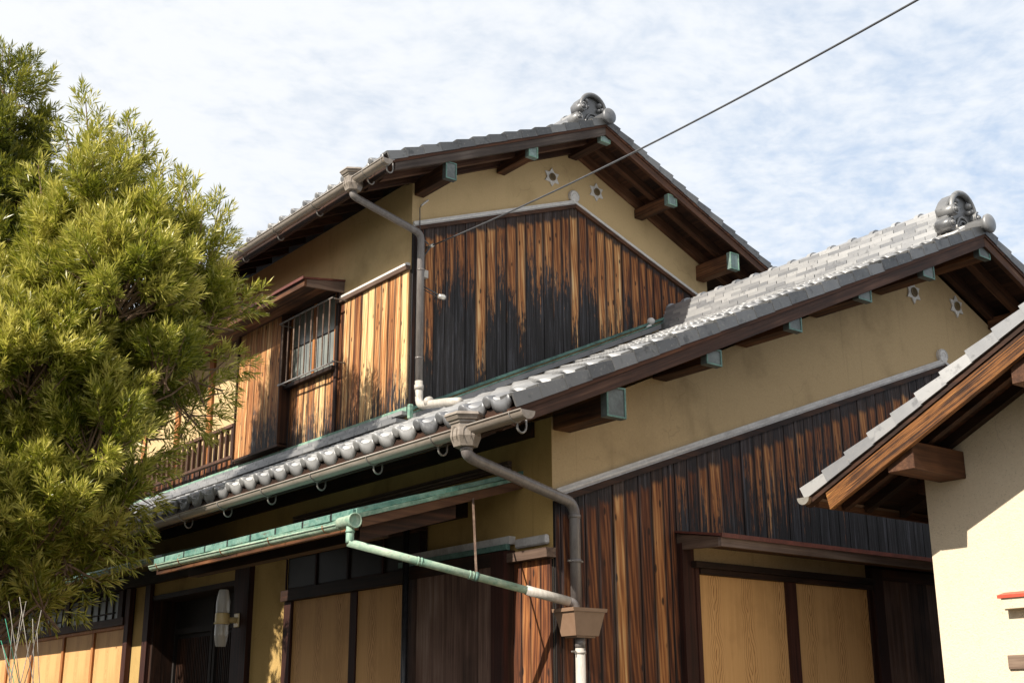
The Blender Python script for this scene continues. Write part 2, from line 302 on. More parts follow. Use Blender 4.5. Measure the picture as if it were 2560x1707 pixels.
# ------------------------------------------------------------------ geometry helpers
LOC = {}
def adopt(o, parent):
    if parent is not None:
        o.parent = parent
        o.matrix_parent_inverse = Matrix.Translation(LOC.get(parent.name, Vector())).inverted()
    return o
def thing(name, label, cat, loc=(0, 0, 0), group=None):
    o = bpy.data.objects.new(name, None); COL.objects.link(o); o.location = loc; o.empty_display_size = 0.3
    LOC[o.name] = Vector(loc); o['label'] = label; o['category'] = cat
    if group: o['group'] = group
    return o
class MB:
    def __init__(s): s.v = []; s.f = []
    def add(s, v, f):
        k = len(s.v); s.v += [tuple(x) for x in v]; s.f += [tuple(i+k for i in q) for q in f]; return s
    def box(s, x0, x1, y0, y1, z0, z1):
        v = [(x, y, z) for x in (x0, x1) for y in (y0, y1) for z in (z0, z1)]
        return s.add(v, [(0, 1, 3, 2), (4, 6, 7, 5), (0, 4, 5, 1), (2, 3, 7, 6), (0, 2, 6, 4), (1, 5, 7, 3)])
    def prism(s, pts, axis, a0, a1):
        n = len(pts); mk = {'x': lambda p, a: (a, p[0], p[1]), 'y': lambda p, a: (p[0], a, p[1]), 'z': lambda p, a: (p[0], p[1], a)}[axis]
        v = [mk(p, a0) for p in pts]+[mk(p, a1) for p in pts]
        return s.add(v, [tuple(range(n)), tuple(range(2*n-1, n-1, -1))]+[(i, i+n, (i+1) % n+n, (i+1) % n) for i in range(n)])
    def slab(s, x0, z0, x1, z1, y0, y1, h): return s.prism([(x0, z0), (x1, z1), (x1, z1-h), (x0, z0-h)], 'y', y0, y1)
    def tube(s, path, r, n=10, caps=True):
        P = [Vector(p) for p in path]; rs = r if isinstance(r, (list, tuple)) else [r]*len(P)
        T = [((P[min(i+1, len(P)-1)]-P[max(i-1, 0)]).normalized()) for i in range(len(P))]
        a = Vector((0, 0, 1)) if abs(T[0].z) < 0.9 else Vector((1, 0, 0))
        U = (a-T[0]*a.dot(T[0])).normalized(); k = len(s.v)
        for i, p in enumerate(P):
            U = (U-T[i]*U.dot(T[i])).normalized(); V = T[i].cross(U)
            for j in range(n):
                t = 2*math.pi*j/n; s.v.append(tuple(p+(U*math.cos(t)+V*math.sin(t))*rs[i]))
        for i in range(len(P)-1):
            for j in range(n):
                s.f.append((k+i*n+j, k+i*n+(j+1) % n, k+(i+1)*n+(j+1) % n, k+(i+1)*n+j))
        if caps:
            s.f.append(tuple(k+j for j in range(n-1, -1, -1))); m = k+(len(P)-1)*n; s.f.append(tuple(m+j for j in range(n)))
        return s
    def lathe(s, c, prof, n=12, axis='z', rot=0.0, sq=(1, 1)):
        k = len(s.v)
        for r, h in prof:
            for j in range(n):
                t = 2*math.pi*j/n+rot; a, b = r*math.cos(t)*sq[0], r*math.sin(t)*sq[1]
                s.v.append({'z': (c[0]+a, c[1]+b, c[2]+h), 'y': (c[0]+a, c[1]+h, c[2]+b), 'x': (c[0]+h, c[1]+a, c[2]+b)}[axis])
        for i in range(len(prof)-1):
            for j in range(n): s.f.append((k+i*n+j, k+i*n+(j+1) % n, k+(i+1)*n+(j+1) % n, k+(i+1)*n+j))
        s.f.append(tuple(k+j for j in range(n))); m = k+(len(prof)-1)*n; s.f.append(tuple(m+j for j in range(n)))
        return s
    def mesh(s, name, mat, smooth=False, bevel=0.0):
        me = bpy.data.meshes.new(name); me.from_pydata(s.v, [], s.f)
        bm = bmesh.new(); bm.from_mesh(me); bmesh.ops.recalc_face_normals(bm, faces=bm.faces)
        if bevel: bmesh.ops.bevel(bm, geom=list(bm.edges), offset=bevel, segments=1, affect='EDGES', clamp_overlap=True)
        bm.to_mesh(me); bm.free()
        if smooth: me.polygons.foreach_set('use_smooth', [True]*len(me.polygons))
        if mat: me.materials.append(mat)
        return me
    def build(s, name, mat, parent=None, smooth=False, bevel=0.0):
        o = bpy.data.objects.new(name, s.mesh(name, mat, smooth, bevel)); COL.objects.link(o)
        if smooth == 'auto':
            pass
        return adopt(o, parent)
def place(name, me, parent, mw=None):
    o = bpy.data.objects.new(name, me); COL.objects.link(o)
    if mw is not None: o.matrix_basis = mw
    return adopt(o, parent)
def struct(o): o['kind'] = 'structure'; return o
def stuff(o): o['kind'] = 'stuff'; return o
def smooth_by_angle(o, a=40):
    me = o.data; bm = bmesh.new(); bm.from_mesh(me); c = math.cos(R_(a))
    for f in bm.faces: f.smooth = True
    for e in bm.edges:
        if len(e.link_faces) == 2: e.smooth = e.link_faces[0].normal.dot(e.link_faces[1].normal) > c
    bm.to_mesh(me); bm.free(); return o
def tag(o, label, cat=None, group=None):
    o['label'] = label
    if cat: o['category'] = cat
    if group: o['group'] = group
    return o

# ------------------------------------------------------------------ ground
g = MB().add([(-120, -120, 0), (120, -120, 0), (120, 120, 0), (-120, 120, 0)], [(0, 1, 2, 3)]).build('ground', M['ground']); struct(g)

# ------------------------------------------------------------------ roof tile kit (local axes: u along the eave, v up the slope, w outwards)
TW = 0.284
def prof(u):
    u = u % TW
    if u < 0.10: return 0.036*math.sin(math.pi*u/0.10)**0.8 if 0 < u < 0.10 else 0.0
    return -0.016*math.sin(math.pi*(u-0.10)/(TW-0.10))
US = [0, 0.02, 0.05, 0.08, 0.10, 0.145, 0.192, 0.24, TW]
def tile_mb(E, eave=False):
    m = MB(); n = len(US); L = E+0.05; th = 0.022
    top0 = [(u, 0, prof(u)+0.030) for u in US]; top1 = [(u, L, prof(u)-0.001) for u in US]
    bot0 = [(u, 0, prof(u)+0.030-th) for u in US]; bot1 = [(u, L, prof(u)-0.001-th) for u in US]
    v = top0+top1+bot0+bot1; f = []
    for i in range(n-1):
        f += [(i, i+1, n+i+1, n+i), (2*n+i, 3*n+i, 3*n+i+1, 2*n+i+1), (i, 2*n+i, 2*n+i+1, i+1)]
    f += [(0, n, 3*n, 2*n), (n-1, 3*n-1, 4*n-1, 2*n-1)]
    m.add(v, f)
    if eave:
        # hanging scalloped apron of the pan and the round cap on the roll
        uu = [0.085, 0.12, 0.16, 0.192, 0.225, 0.262, TW+0.004]
        a = [(u, -0.006, prof(u)+0.034) for u in uu]
        b = [(u, -0.006, prof(u)-0.022-0.056*math.sin(math.pi*min(1, max(0, (u-0.06)/(TW-0.06))))) for u in uu]
        k = len(uu); a2 = [(p[0], 0.016, p[2]-0.002) for p in a]; b2 = [(p[0], 0.016, p[2]) for p in b]
        m.add(a+b+a2+b2, [(i, k+i, k+i+1, i+1) for i in range(k-1)]+[(2*k+i, 2*k+i+1, 3*k+i+1, 3*k+i) for i in range(k-1)] +
              [(k+i, 3*k+i, 3*k+i+1, k+i+1) for i in range(k-1)]+[(i, i+1, 2*k+i+1, 2*k+i) for i in range(k-1)]+[(0, 2*k, 3*k, k), (k-1, 2*k-1, 4*k-1, 3*k-1)])
        m.lathe((0.050, 0.0, 0.030), [(0.030, 0.07), (0.041, 0.016), (0.043, -0.004), (0.040, -0.010), (0.018, -0.012)], 16, 'y')
    return m
def barge_mb(E, side, drop=0.02):
    """verge tile: a flat top with a hanging side apron"""
    m = MB(); L = E+0.045; s = side
    def q(u): return u if s > 0 else -u
    m.add([(q(u), v, w+dw) for v, dw in ((0, 0.026), (L, 0.0)) for u, w in ((-0.02, 0.0), (0.10, 0.004), (0.10, -0.016), (-0.02, -0.020))],
          [(0, 1, 5, 4), (1, 2, 6, 5), (2, 3, 7, 6), (3, 0, 4, 7), (0, 3, 2, 1), (4, 5, 6, 7)])
    m.add([(q(u+du), v, w) for v, wt, wb, du in ((0.0, 0.0300, -0.052-drop, 0.0035), (L-0.040, 0.0045, -0.056-drop, 0.0)) for u, w in ((0.1005, wt), (0.116, wt-.002), (0.116, wb), (0.1005, wb))],
          [(0, 1, 5, 4), (1, 2, 6, 5), (2, 3, 7, 6), (3, 0, 4, 7), (0, 3, 2, 1), (4, 5, 6, 7)])
    return m
def basis(O, U, V, N):
    return Matrix(((U[0], V[0], N[0], O[0]), (U[1], V[1], N[1], O[1]), (U[2], V[2], N[2], O[2]), (0, 0, 0, 1)))
MESH = {}
def cached(key, fn):
    if key not in MESH: MESH[key] = fn()
    return MESH[key]
def tile_slope(part, O, U, V, N, E, cols, rows, eave_parts=True, indiv=(), cut=None, mat=None):
    """O: lower corner at u=0. cut(col,row) skips; indiv: set of columns whose tiles are separate parts"""
    O, U, V, N = Vector(O), Vector(U), Vector(V), Vector(N); mat = mat or M['tile']
    te = cached(('e', round(E, 4), mat.name), lambda: tile_mb(E, True).mesh('eave_tile', mat, True))
    tf = cached(('f', round(E, 4), mat.name), lambda: tile_mb(E).mesh('roof_tile', mat, True))
    fld = MB(); src = tile_mb(E)
    for c in range(cols):
        for r in range(rows):
            if cut and cut(c, r): continue
            o = O+U*(c*TW)+V*(r*E)
            j = random.uniform(-.003, .003)
            if r == 0 and eave_parts: place('eave_tile', te, part, basis(o+N*j, U, V, N))
            elif c in indiv: place('roof_tile', tf, part, basis(o+N*j, U, V, N))
            else: fld.add([tuple(o+U*p[0]+V*p[1]+N*(p[2]+j)) for p in src.v], src.f)
    if fld.v:
        me = bpy.data.meshes.new('roof_tile_field'); me.from_pydata(fld.v, [], fld.f); me.materials.append(mat)
        me.polygons.foreach_set('use_smooth', [True]*len(me.polygons))
        stuff(place('roof_tile_field', me, part))
def barge_row(part, O, U, V, N, E, n, side, mat=None, drop=0.020):
    O, U, V, N = Vector(O), Vector(U), Vector(V), Vector(N); mat = mat or M['tile']
    mat = M['tile_v'] if mat is M['tile'] else mat
    me = cached(('b', round(E, 4), side, mat.name), lambda: barge_mb(E, side, drop).mesh('barge_tile', mat))
    for i in range(n): place('barge_tile', me, part, basis(O+V*(i*E)+N*random.uniform(-.003, .003), U, V, N))

def noshi_ridge(part, x, z0, y0, y1, courses, w0, w1, ch=0.045, step=0.285, mat=None, axis='y'):
    """stacked flat ridge tiles, joints staggered, with round cap tiles on top"""
    mat = mat or M['tile_old']
    for k in range(courses):
        w = w0+(w1-w0)*k/(courses-1); zz = z0+k*ch
        a = y0+(0 if k % 2 == 0 else -step*0.5)
        while a < y1-0.02:
            b = min(a+step, y1); aa = max(a, y0)
            if b-aa > 0.03:
                j = random.uniform(-.004, .004); t0 = zz+0.002+random.uniform(0, .004)
                m = MB().prism([(x-w/2+j, t0), (x+w/2+j, t0), (x+w/2+j, t0+ch*0.86), (x, t0+ch*0.95), (x-w/2+j, t0+ch*0.86)], 'y', aa+0.003, b-0.003)
                m.build('ridge_tile', mat, part)
            a += step
    zt = z0+courses*ch-0.01; r = w1*0.42; a = y0
    while a < y1-0.02:
        b = min(a+step, y1)
        arc = [(x+r*math.cos(t), zt+r*0.62*math.sin(t)) for t in np.linspace(0, math.pi, 9)]
        MB().prism(arc, 'y', a, b-0.01).build('ridge_cap', mat, part)
        r2 = r*1.14; arc = [(x+r2*math.cos(t), zt+r2*0.74*math.sin(t)) for t in np.linspace(0, math.pi, 9)]
        MB().prism(arc, 'y', a-0.005, a+0.045).build('ridge_cap_collar', mat, part)
        a += step

def spiral(c, r, turns, s=1, yy=0.0, n=26):
    return [(c[0]+s*(r*(1-i/n)+0.006)*math.cos(2*math.pi*turns*i/n+math.pi*0.5), yy, c[1]+(r*(1-i/n)+0.006)*math.sin(2*math.pi*turns*i/n+math.pi*0.5)) for i in range(n+1)]
def onigawara(parent, x, y, z, k=1.0, disc_y=-0.40, disc_z=0.0):
    """ornamental ridge-end tile facing -y"""
    t = M['tile_o']
    body = [(-.30, .0), (-.33, .08), (-.25, .17), (-.27, .27), (-.20, .37), (-.11, .45), (0, .48), (.11, .45), (.20, .37), (.27, .27), (.25, .17), (.33, .08), (.30, .0)]
    root = MB().prism([(x+a*k, z+b*k) for a, b in body], 'y', y, y+0.15*k).build('ridge_end_ornament', t, parent, bevel=0.012)
    # hood band over the top
    arc = [(x+k*0.225*math.cos(a), y-0.03, z+k*(0.235+0.235*math.sin(a))) for a in np.linspace(-.25, math.pi+.25, 17)]
    o = MB().tube(arc, [0.022*k+0.012*k*math.sin(math.pi*i/16) for i in range(17)], 8).build('hood_band', t, root, True)
    for s in (-1, 1):
        for (cx, cz, r, d) in ((.215, .225, .064, .06), (.275, .062, .060, .04)):
            c = (x+s*cx*k, z+cz*k)
            MB().lathe((c[0], y-d*k, c[1]), [(r*k*.6, -0.012), (r*k, 0.0), (r*k, (d+0.12)*k)], 16, 'y').build('curl', t, root, True)
            MB().tube(spiral(c, r*k*0.92, 1.7, s, y-d*k-0.012), 0.011*k, 6).build('scroll', t, root, True)
            MB().lathe((c[0], y-d*k-0.005, c[1]), [(0.034*k, 0.02), (0.030*k, -0.02*k), (0.014*k, -0.038*k)], 10, 'y').build('boss', t, root, True)
        for (cx, cz, r) in ((.12, .355, .045), (.165, .30, .038), (.10, .27, .03)):
            MB().lathe((x+s*cx*k, y+0.0, z+cz*k), [(r*k, 0.03), (r*k*.9, -0.03*k), (r*k*.4, -0.055*k)], 10, 'y').build('cloud_knob', t, root, True)
    for r in (0.13, 0.095, 0.06):
        arc = [(x+k*r*math.cos(a), y-0.012, z+k*(0.02+1.35*r*math.sin(a))) for a in np.linspace(0, math.pi, 12)]
        MB().tube(arc, 0.014*k, 6).build('inner_arch', t, root, True)
    # round ridge-end tile poking out over the gable
    zc = z+disc_z
    MB().lathe((x, y+disc_y, zc), [(0.075, 0.34), (0.072, 0.03), (0.097, 0.022), (0.100, -0.004), (0.088, -0.018), (0.04, -0.03)], 20, 'y').build('end_disc', M['tile'], root, True)
    return root

# ================================================================== THE HOUSE
H = thing('house', 'two-storey wooden house with charred cedar cladding, ochre plaster and grey tiled roofs', 'house', (0, 0, 0))
KS = 0.447; SA = math.atan(KS); cS, sS = math.cos(SA), math.sin(SA)
VL, NL, UL = (cS, 0, sS), (-sS, 0, cS), (0, -1, 0)        # slope facing -x
VR, NR, UR = (-cS, 0, sS), (sS, 0, cS), (0, 1, 0)         # slope facing +x
# ---- lower roof
AX, AZ = 5.15, 6.305                                      # ridge line of the lower roof (tile bed)
zl = lambda x: AZ-KS*abs(x-AX)
EL = 0.2225/cS; ROWS = 27; XE = AX-ROWS*0.2225            # eave line
lroof = MB().prism([(XE+.02, zl(XE)-.02), (AX, AZ-.02), (2*AX-XE, zl(XE)-.02), (2*AX-XE, zl(XE)-.075), (AX, AZ-.075), (XE+.02, zl(XE)-.075)], 'y', -.50, 3.86).build('lower_roof', M['dark_y'], H)
lroof['label'] = 'grey tiled lower roof over the ground floor'
MB().prism([(XE+.02, zl(XE)-.02), (1.30, zl(1.30)-.02), (1.30, zl(1.30)-.075), (XE+.02, zl(XE)-.075)], 'y', 3.861, 17.3).build('roof_deck', M['dark_y'], lroof)
NC = 62; yS = -0.606+NC*TW
first_full = NC-16
tile_slope(lroof, (XE, yS, zl(XE)), UL, VL, NL, EL, NC, ROWS, True, {NC-1, NC-2, NC-3},
           cut=lambda c, r: (c < first_full and r > 9) or (r == 26 and c < first_full))
barge_row(lroof, (XE-.005, -.533, zl(XE-.005)+.012), UL, VL, NL, EL, ROWS, 1)
xr = 2*AX-XE
tile_slope(lroof, (xr, -.56, zl(xr)), UR, VR, NR, EL, 15, ROWS, False)
barge_row(lroof, (xr, -.533, zl(xr)+.012), UR, VR, NR, EL, ROWS, -1)
noshi_ridge(lroof, AX, AZ-.080, -.26, 3.77, 8, .50, .24, ch=0.046)
onigawara(lroof, AX, -.41, AZ-.01, .94, disc_y=-.30, disc_z=.03)
# white mortar under the ridge ornament and at the abutment with the upper wall
MB().prism([(AX-.33, AZ-.10), (AX, AZ+.10), (AX+.33, AZ-.10)], 'y', -.48, -.2).build('mortar_bed', M['white'], lroof, bevel=.01)
mo = MB()
for (dx, dz, r) in ((4.72, .00, .055), (4.75, .10, .05), (4.70, -.09, .045)):
    mo.lathe((dx, 3.74, zl(4.72)+.14+dz), [(r*.5, -.05), (r, -.02), (r, .02), (r*.4, .05)], 9, 'y')
mo.build('mortar_patch', M['white'], lroof, True)

def rafters_gable(part, xa, za, xe, y_w, y_b, sgn, KS=KS):
    """verge framing: rafters along the slope below the boarding"""
    zz = lambda x: za-KS*abs(x-xa)
    for (ya, yb, d) in ((y_w-.075, y_w-.008, .20), (y_w-.37, y_w-.29, .185)):
        MB().slab(xe, zz(xe)-.078, xa, za-.078, ya, yb, d-.078+.02).build('verge_rafter', M['barge' if sgn > 0 else 'barge_r'], part)
for sg, xe in ((1, XE+.12), (-1, 2*AX-XE-.12)): rafters_gable(lroof, AX, AZ, xe, 0.0, -.6, sg)
def barge_board(part, xa, za, xe, y, sgn, KS=KS):
    zz = lambda x: za-KS*abs(x-xa); mt = M[('barge_u' if part.name.startswith('upper') else 'barge') if sgn > 0 else 'barge_r']
    MB().slab(xe-sgn*.02, zz(xe-sgn*.02)-.060, xa, za-.060, y+.012, y+.055, .042).build('verge_fillet', M['barge_f'], part)
    a, b2 = xe+sgn*.10, xe+sgn*1.3
    MB().prism([(a, zz(a)-.0985), (xa, za-.0985), (xa, za-.205), (b2, zz(b2)-.205), (a, zz(a)-.190)], 'y', y+.024, y+.068).build('barge_board', mt, part, bevel=.003)
barge_board(lroof, AX, AZ, XE, -.655, 1); barge_board(lroof, AX, AZ, 2*AX-XE, -.655, -1)
# soffit boards under the verge (right-hand side shows their joints)
def soffit(part, xa, za, xe, ya, yb, n, pname='soffit_board', KS=KS):
    zz = lambda x: za-KS*abs(x-xa)
    xs = np.linspace(xe, xa, n+1)
    for i in range(n):
        MB().slab(xs[i]+(.004 if xs[i] < xs[i+1] else -.004), zz(xs[i])-.0765-random.uniform(0, .006), xs[i+1], zz(xs[i+1])-.0765, ya, yb, .014).build(pname, M['dark_y'], part)
soffit(lroof, AX, AZ, 2*AX-XE-.1, -.58, -.01, 26)
soffit(lroof, AX, AZ, XE+.1, -.58, -.01, 20)
# eave rafters, fascia
for i in range(38):
    y = -.20+i*.455
    MB().slab(XE+.10, zl(XE+.10)-.0765, .0, zl(0)-.0765, y, y+.055, .085).build('rafter', M['dark_x'], lroof)
MB().box(XE+.025, XE+.060, -.58, 17.3, zl(XE)-.165, zl(XE)-.022).build('eave_fascia', M['dark_y'], lroof)

# ---- purlins of the lower gable with copper caps
def purlin(part, x0, x1, z0, z1, yw, ye, capmat):
    p = MB().box(x0, x1, ye+.012, yw, z0, z1).build('purlin', M['purlin'], part, bevel=.006)
    t = .008
    c = MB().box(x0-t, x1+t, ye-.004, ye+.055, z0-t, z1+t)
    c.build('copper_cap', capmat, p)
    # raised folded rim on the cap face
    r = MB(); w = .014
    r.box(x0-t, x0-t+w, ye-.011, ye-.0045, z0-t, z1+t); r.box(x1+t-w, x1+t, ye-.011, ye-.0045, z0-t, z1+t)
    r.box(x0-t+w, x1+t-w, ye-.011, ye-.0045, z1+t-w, z1+t); r.box(x0-t+w, x1+t-w, ye-.011, ye-.0045, z0-t, z0-t+w)
    r.build('cap_rim', M['copper_dk'] if capmat is M['copper_cap'] else M['copper'], p)
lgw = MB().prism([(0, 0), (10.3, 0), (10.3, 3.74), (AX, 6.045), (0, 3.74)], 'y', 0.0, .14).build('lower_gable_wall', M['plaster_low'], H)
lgw['label'] = 'ground floor gable wall of ochre plaster above charred cedar boards'
for (x0, x1, z0, z1) in ((.012, .180, 3.640, 3.85), (1.055, 1.210, 4.20, 4.318), (2.06, 2.21, 4.665, 4.785), (3.035, 3.21, 5.13, 5.26), (4.065, 4.235, 5.565, 5.69), (5.075, 5.255, 5.995, 6.12), (6.10, 6.27, 5.565, 5.69), (7.1, 7.27, 5.13, 5.26)):
    purlin(lgw, x0, x1, z0, z1, -.001, -.60, M['copper_cap'])
# ---- lower gable trim
def vline(xa, za, k): return lambda x: za-k*abs(x-xa)
tt = vline(5.15, 5.068, .3635)
def gable_trim(part, f, xa, xl, xr_, y, mw, mr, hw=.062):
    for a, b in ((xl, xa), (xa, xr_)):
        MB().slab(a, f(a), b, f(b), y-.030, y-.001, hw*.42).build('moulding', mw, part)
        MB().slab(a, f(a)-hw*.42, b, f(b)-hw*.42, y-.042, y-.001, hw*.30).build('moulding', mw, part)
        MB().slab(a, f(a)-hw*.72, b, f(b)-hw*.72, y-.030, y-.001, hw*.28).build('moulding', mw, part)
        MB().slab(a, f(a)-hw, b, f(b)-hw, y-.050, y-.001, .048).build('sill_rail', mr, part)
gable_trim(lgw, tt, 5.15, .02, 10.2, 0.0, M['trim'], M['dark_x'])
def disc_mark(part, x, z, y, r):
    MB().lathe((x, y, z), [(r, -.001), (r, -.03), (r*.9, -.04)], 18, 'y').build('plaster_disc', M['white'], part)
    for rr, w in ((.86, .012), (.45, .010)):
        MB().tube([(x+r*rr*math.cos(a), y-.041, z+r*rr*math.sin(a)) for a in np.linspace(-.3, math.pi+.3, 16)], w*.45, 5).build('disc_ring', M['trim'], part, True)
disc_mark(lgw, 5.15, 5.10, 0.0, .075)
def star_vent(part, x, z, y, r):
    pts = []
    for i in range(12):
        a = math.pi*i/6+math.pi/2; rr = r if i % 2 == 0 else r*.60
        pts.append((x+rr*math.cos(a), z+rr*math.sin(a)))
    st = MB().prism(pts, 'y', y-.018, y-.001).build('star_vent', M['white'], part, bevel=.003)
    MB().lathe((x, y, z), [(r*.40, -.02), (r*.40, -.030), (r*.33, -.032), (r*.32, -.019)], 18, 'y').build('vent_ring', M['vent'], st)
    MB().lathe((x, y, z), [(r*.33, -.0185), (r*.33, -.022)], 16, 'y').build('vent_hole', M['black'], st)
    for k in range(4):
        dx = (k-1.5)*r*.155; h = math.sqrt(max(0, (r*.32)**2-dx*dx))
        MB().box(x+dx-.004, x+dx+.004, y-.029, y-.0225, z-h, z+h).build('vent_bar', M['vent'], st)
star_vent(lgw, 4.775, 5.708, 0.0, .125); star_vent(lgw, 5.525, 5.708, 0.0, .125)

# ---- cladding boards
def board(part, ax, a0, a1, zb, zt, base, tone, char, rim=.8, top=None, th=.020, apex=None, gap=.004):
    a, b = a0+gap, a1-gap; th += random.uniform(-.004, .004)
    pts = [(a, zb(a)), (b, zb(b)), (b, zt(b))]
    if apex and a < apex < b: pts.append((apex, zt(apex)))
    pts.append((a, zt(a)))
    m = MB().prism(pts, 'y' if ax == 'x' else 'x', base-th, base-.003)
    o = m.build('board', M['cedar_x' if ax == 'x' else 'cedar_y'], part)
    o['tone'] = float(tone); o['char'] = float(char); o['rim'] = float(rim); o['top'] = float(top if top is not None else 99.0)
    return o
lgc = MB().prism([(0.0, 0.25), (10.2, .25), (10.2, tt(10.2)-.085), (5.15, tt(5.15)-.085), (0.0, tt(0)-.085)], 'y', -.003, -.001).build('cladding', M['black'], lgw)
f_lt = lambda x: tt(x)-.11
# corner and left-hand boards, down to the ground
for (a, b, t) in ((0.0, .055, .16), (.055, .165, .34), (.165, .225, .08), (.225, .29, .16), (.29, .42, .30), (.42, .567, .30), (.567, .693, .66), (.693, .838, .42), (.838, .977, .30), (.977, 1.102, .62), (1.102, 1.165, .30), (1.165, 1.235, .22)):
    board(lgc, 'x', a, b, lambda x: .30, f_lt, -.003, t+.06, -2, rim=.80, top=f_lt(a)-.03)
for (a, b) in ((.282, .296), (.985, .992)): pass
LGX = [1.235, 1.374, 1.497, 1.622, 1.786, 1.916, 2.029, 2.192, 2.299, 2.457, 2.597, 2.74, 2.87, 3.0, 3.13, 3.265, 3.407, 3.53, 3.664, 3.812, 3.951, 4.093, 4.212, 4.37, 4.517, 4.645, 4.78, 4.92, 5.05, 5.15, 5.28, 5.42, 5.56, 5.70]
LGC = [3.2, 3.25, 3.19, 3.17, 3.29, 3.32, 3.44, 3.5, 3.42, 3.52, 3.56, 3.6, 3.72, 3.74, 3.8, 3.72, 3.86, 3.95, 3.9, 4.0]
LGT = [.55, .42, .62, .66, .42, .45, .55, .62, .68, .50, .55, .58, .52, .50, .46, .60, .50, .48, .62, .52]
for i in range(len(LGX)-1):
    board(lgc, 'x', LGX[i], LGX[i+1], lambda x: 2.90, f_lt, -.003, LGT[i % 20]-.05, LGC[min(i, 19)], rim=.9, top=f_lt(LGX[i])-.05, apex=5.15)

# ---- lower gable door under the red-edged hood
dg = MB().box(1.36, 4.9, -.010, -.001, .4, 2.90).build('gable_opening', M['black'], lgw)
MB().box(1.362, 3.56, -.035, -.0105, 2.765, 2.90).build('plaster_strip', M['plaster_low'], dg)
MB().box(1.235, 1.362, -.075, -.004, .3, 2.90).build('door_post', M['post_z'], dg)
MB().box(1.362, 1.405, -.085, -.011, .4, 2.75).build('door_jamb', M['post_z'], dg)
MB().box(1.33, 3.57, -.13, -.011, 2.715, 2.765).build('door_head', M['dark_x'], dg)
MB().box(1.405, 3.57, -.100, -.011, 2.672, 2.714).build('door_track', M['dark_x'], dg)
def panel(part, o, size, axis_y, mat):
    x, y, z = o; w, th, h = size
    m = MB().box(0, th if axis_y else w, 0, w if axis_y else th, -h, 0)
    ob = m.build('door_panel', mat, part); ob.location = o; ob['axis_y'] = 1.0 if axis_y else 0.0
    return ob
panel(dg, (1.407, -.055, 2.67), (1.022, .02, 2.2), False, M['panel']); panel(dg, (2.547, -.055, 2.67), (.983, .02, 2.2), False, M['panel'])
MB().box(2.429, 2.548, -.085, -.012, .4, 2.671).build('door_stile', M['post_z'], dg)
MB().box(3.53, 3.575, -.080, -.011, .4, 2.671).build('door_stile', M['post_z'], dg)
MB().box(3.575, 3.715, -.10, -.011, .4, 2.86).build('door_post', M['post_z'], dg)
for i in range(8):
    MB().box(3.72+i*.14, 3.72+i*.14+.136, -.060-random.uniform(0, .004), -.011, .4, 2.765).build('shutter_board', M['shut_y'], dg)
MB().box(3.72, 4.9, -.085, -.011, 2.766, 2.86).build('door_head', M['dark_x'], dg)
hd = MB().prism([(-.50, 2.925), (-.004, 3.00), (-.004, 2.985), (-.50, 2.905)], 'x', 1.215, 4.9).build('window_hood', M['red'], H)
hd['label'] = 'low hood with a red sheet edge over the gable door'
MB().box(1.235, 4.9, -.485, -.455, 2.832, 2.904).build('hood_fascia', M['grey_x'], hd)
MB().prism([(-.454, 2.832), (-.454, 2.906), (-.02, 2.975), (-.02, 2.850)], 'x', 1.236, 1.268).build('hood_cheek', M['grey_y'], hd)
MB().prism([(-.453, 2.862), (-.03, 2.905), (-.03, 2.890), (-.453, 2.846)], 'x', 1.27, 4.9).build('hood_soffit', M['purlin_x'], hd)
MB().box(1.215, 4.9, -.515, -.5005, 2.895, 2.928).build('hood_edge', M['red'], hd)

# ================================================================== upper storey
UX0, UX1, UY, UAX, UAZ = 1.19, 5.85, 3.78, 3.52, 8.525
zu = lambda x: UAZ-.4375*abs(x-UAX)
UE = .450; UR_N = 14; KU = .4375; aU = math.atan(KU); cU, sU = math.cos(aU), math.sin(aU); EU = (UAX-UE)/UR_N/cU
VL2, NL2, VR2, NR2 = (cU, 0, sU), (-sU, 0, cU), (-cU, 0, sU), (sU, 0, cU)
ugw = MB().prism([(UX0, 3.6), (UX1, 3.6), (UX1, 7.305), (UAX, 8.345), (UX0, 7.305)], 'y', UY, UY+.14).build('upper_gable_wall', M['plaster'], H)
ugw['label'] = 'upper gable wall with ochre plaster over charred vertical boards'
ut = vline(3.535, 7.690, .3690)
gable_trim(ugw, ut, 3.535, UX0+.01, 5.84, UY, M['white'], M['purlin_x'])
disc_mark(ugw, 3.532, 7.735, UY, .08)
star_vent(ugw, 3.193, 7.905, UY, .125); star_vent(ugw, 3.914, 7.898, UY, .125)
fb = lambda x: 4.70+.457*(x-1.19)
f_ut = lambda x: ut(x)-.105
ugc = MB().prism([(UX0, fb(UX0)), (5.72, fb(5.72)), (5.72, ut(5.72)-.08), (3.535, ut(3.535)-.08), (UX0, ut(UX0)-.08)], 'y', UY-.003, UY-.001).build('cladding', M['black'], ugw)
UGX = [1.342, 1.474, 1.627, 1.751, 1.898, 2.036, 2.187, 2.329, 2.473, 2.63, 2.766, 2.904, 3.032, 3.174, 3.317, 3.449, 3.584, 3.732, 3.882, 4.022, 4.163, 4.298, 4.442, 4.587, 4.721, 4.832, 4.969, 5.106, 5.246, 5.387, 5.529, 5.66]
UGC = [5.45, 6.2, 6.3, 6.42, 6.38, 5.4, 6.2, 6.6, 6.35, 6.0, 6.7, 6.55, 6.65, 6.55, 6.8, 6.1, 6.7, 6.6, 6.1, 6.12, 6.15, 6.5, 6.25, 6.35, 6.3, 6.1, 6.15, 6.2, 6.2, 6.2, 6.2]
UGT = [.68, .62, .58, .55, .58, .80, .74, .62, .66, .78, .60, .72, .66, .64, .60, .80, .50, .60, .72, .76, .76, .52, .62, .52, .58, .50, .50, .52, .48, .52, .48]
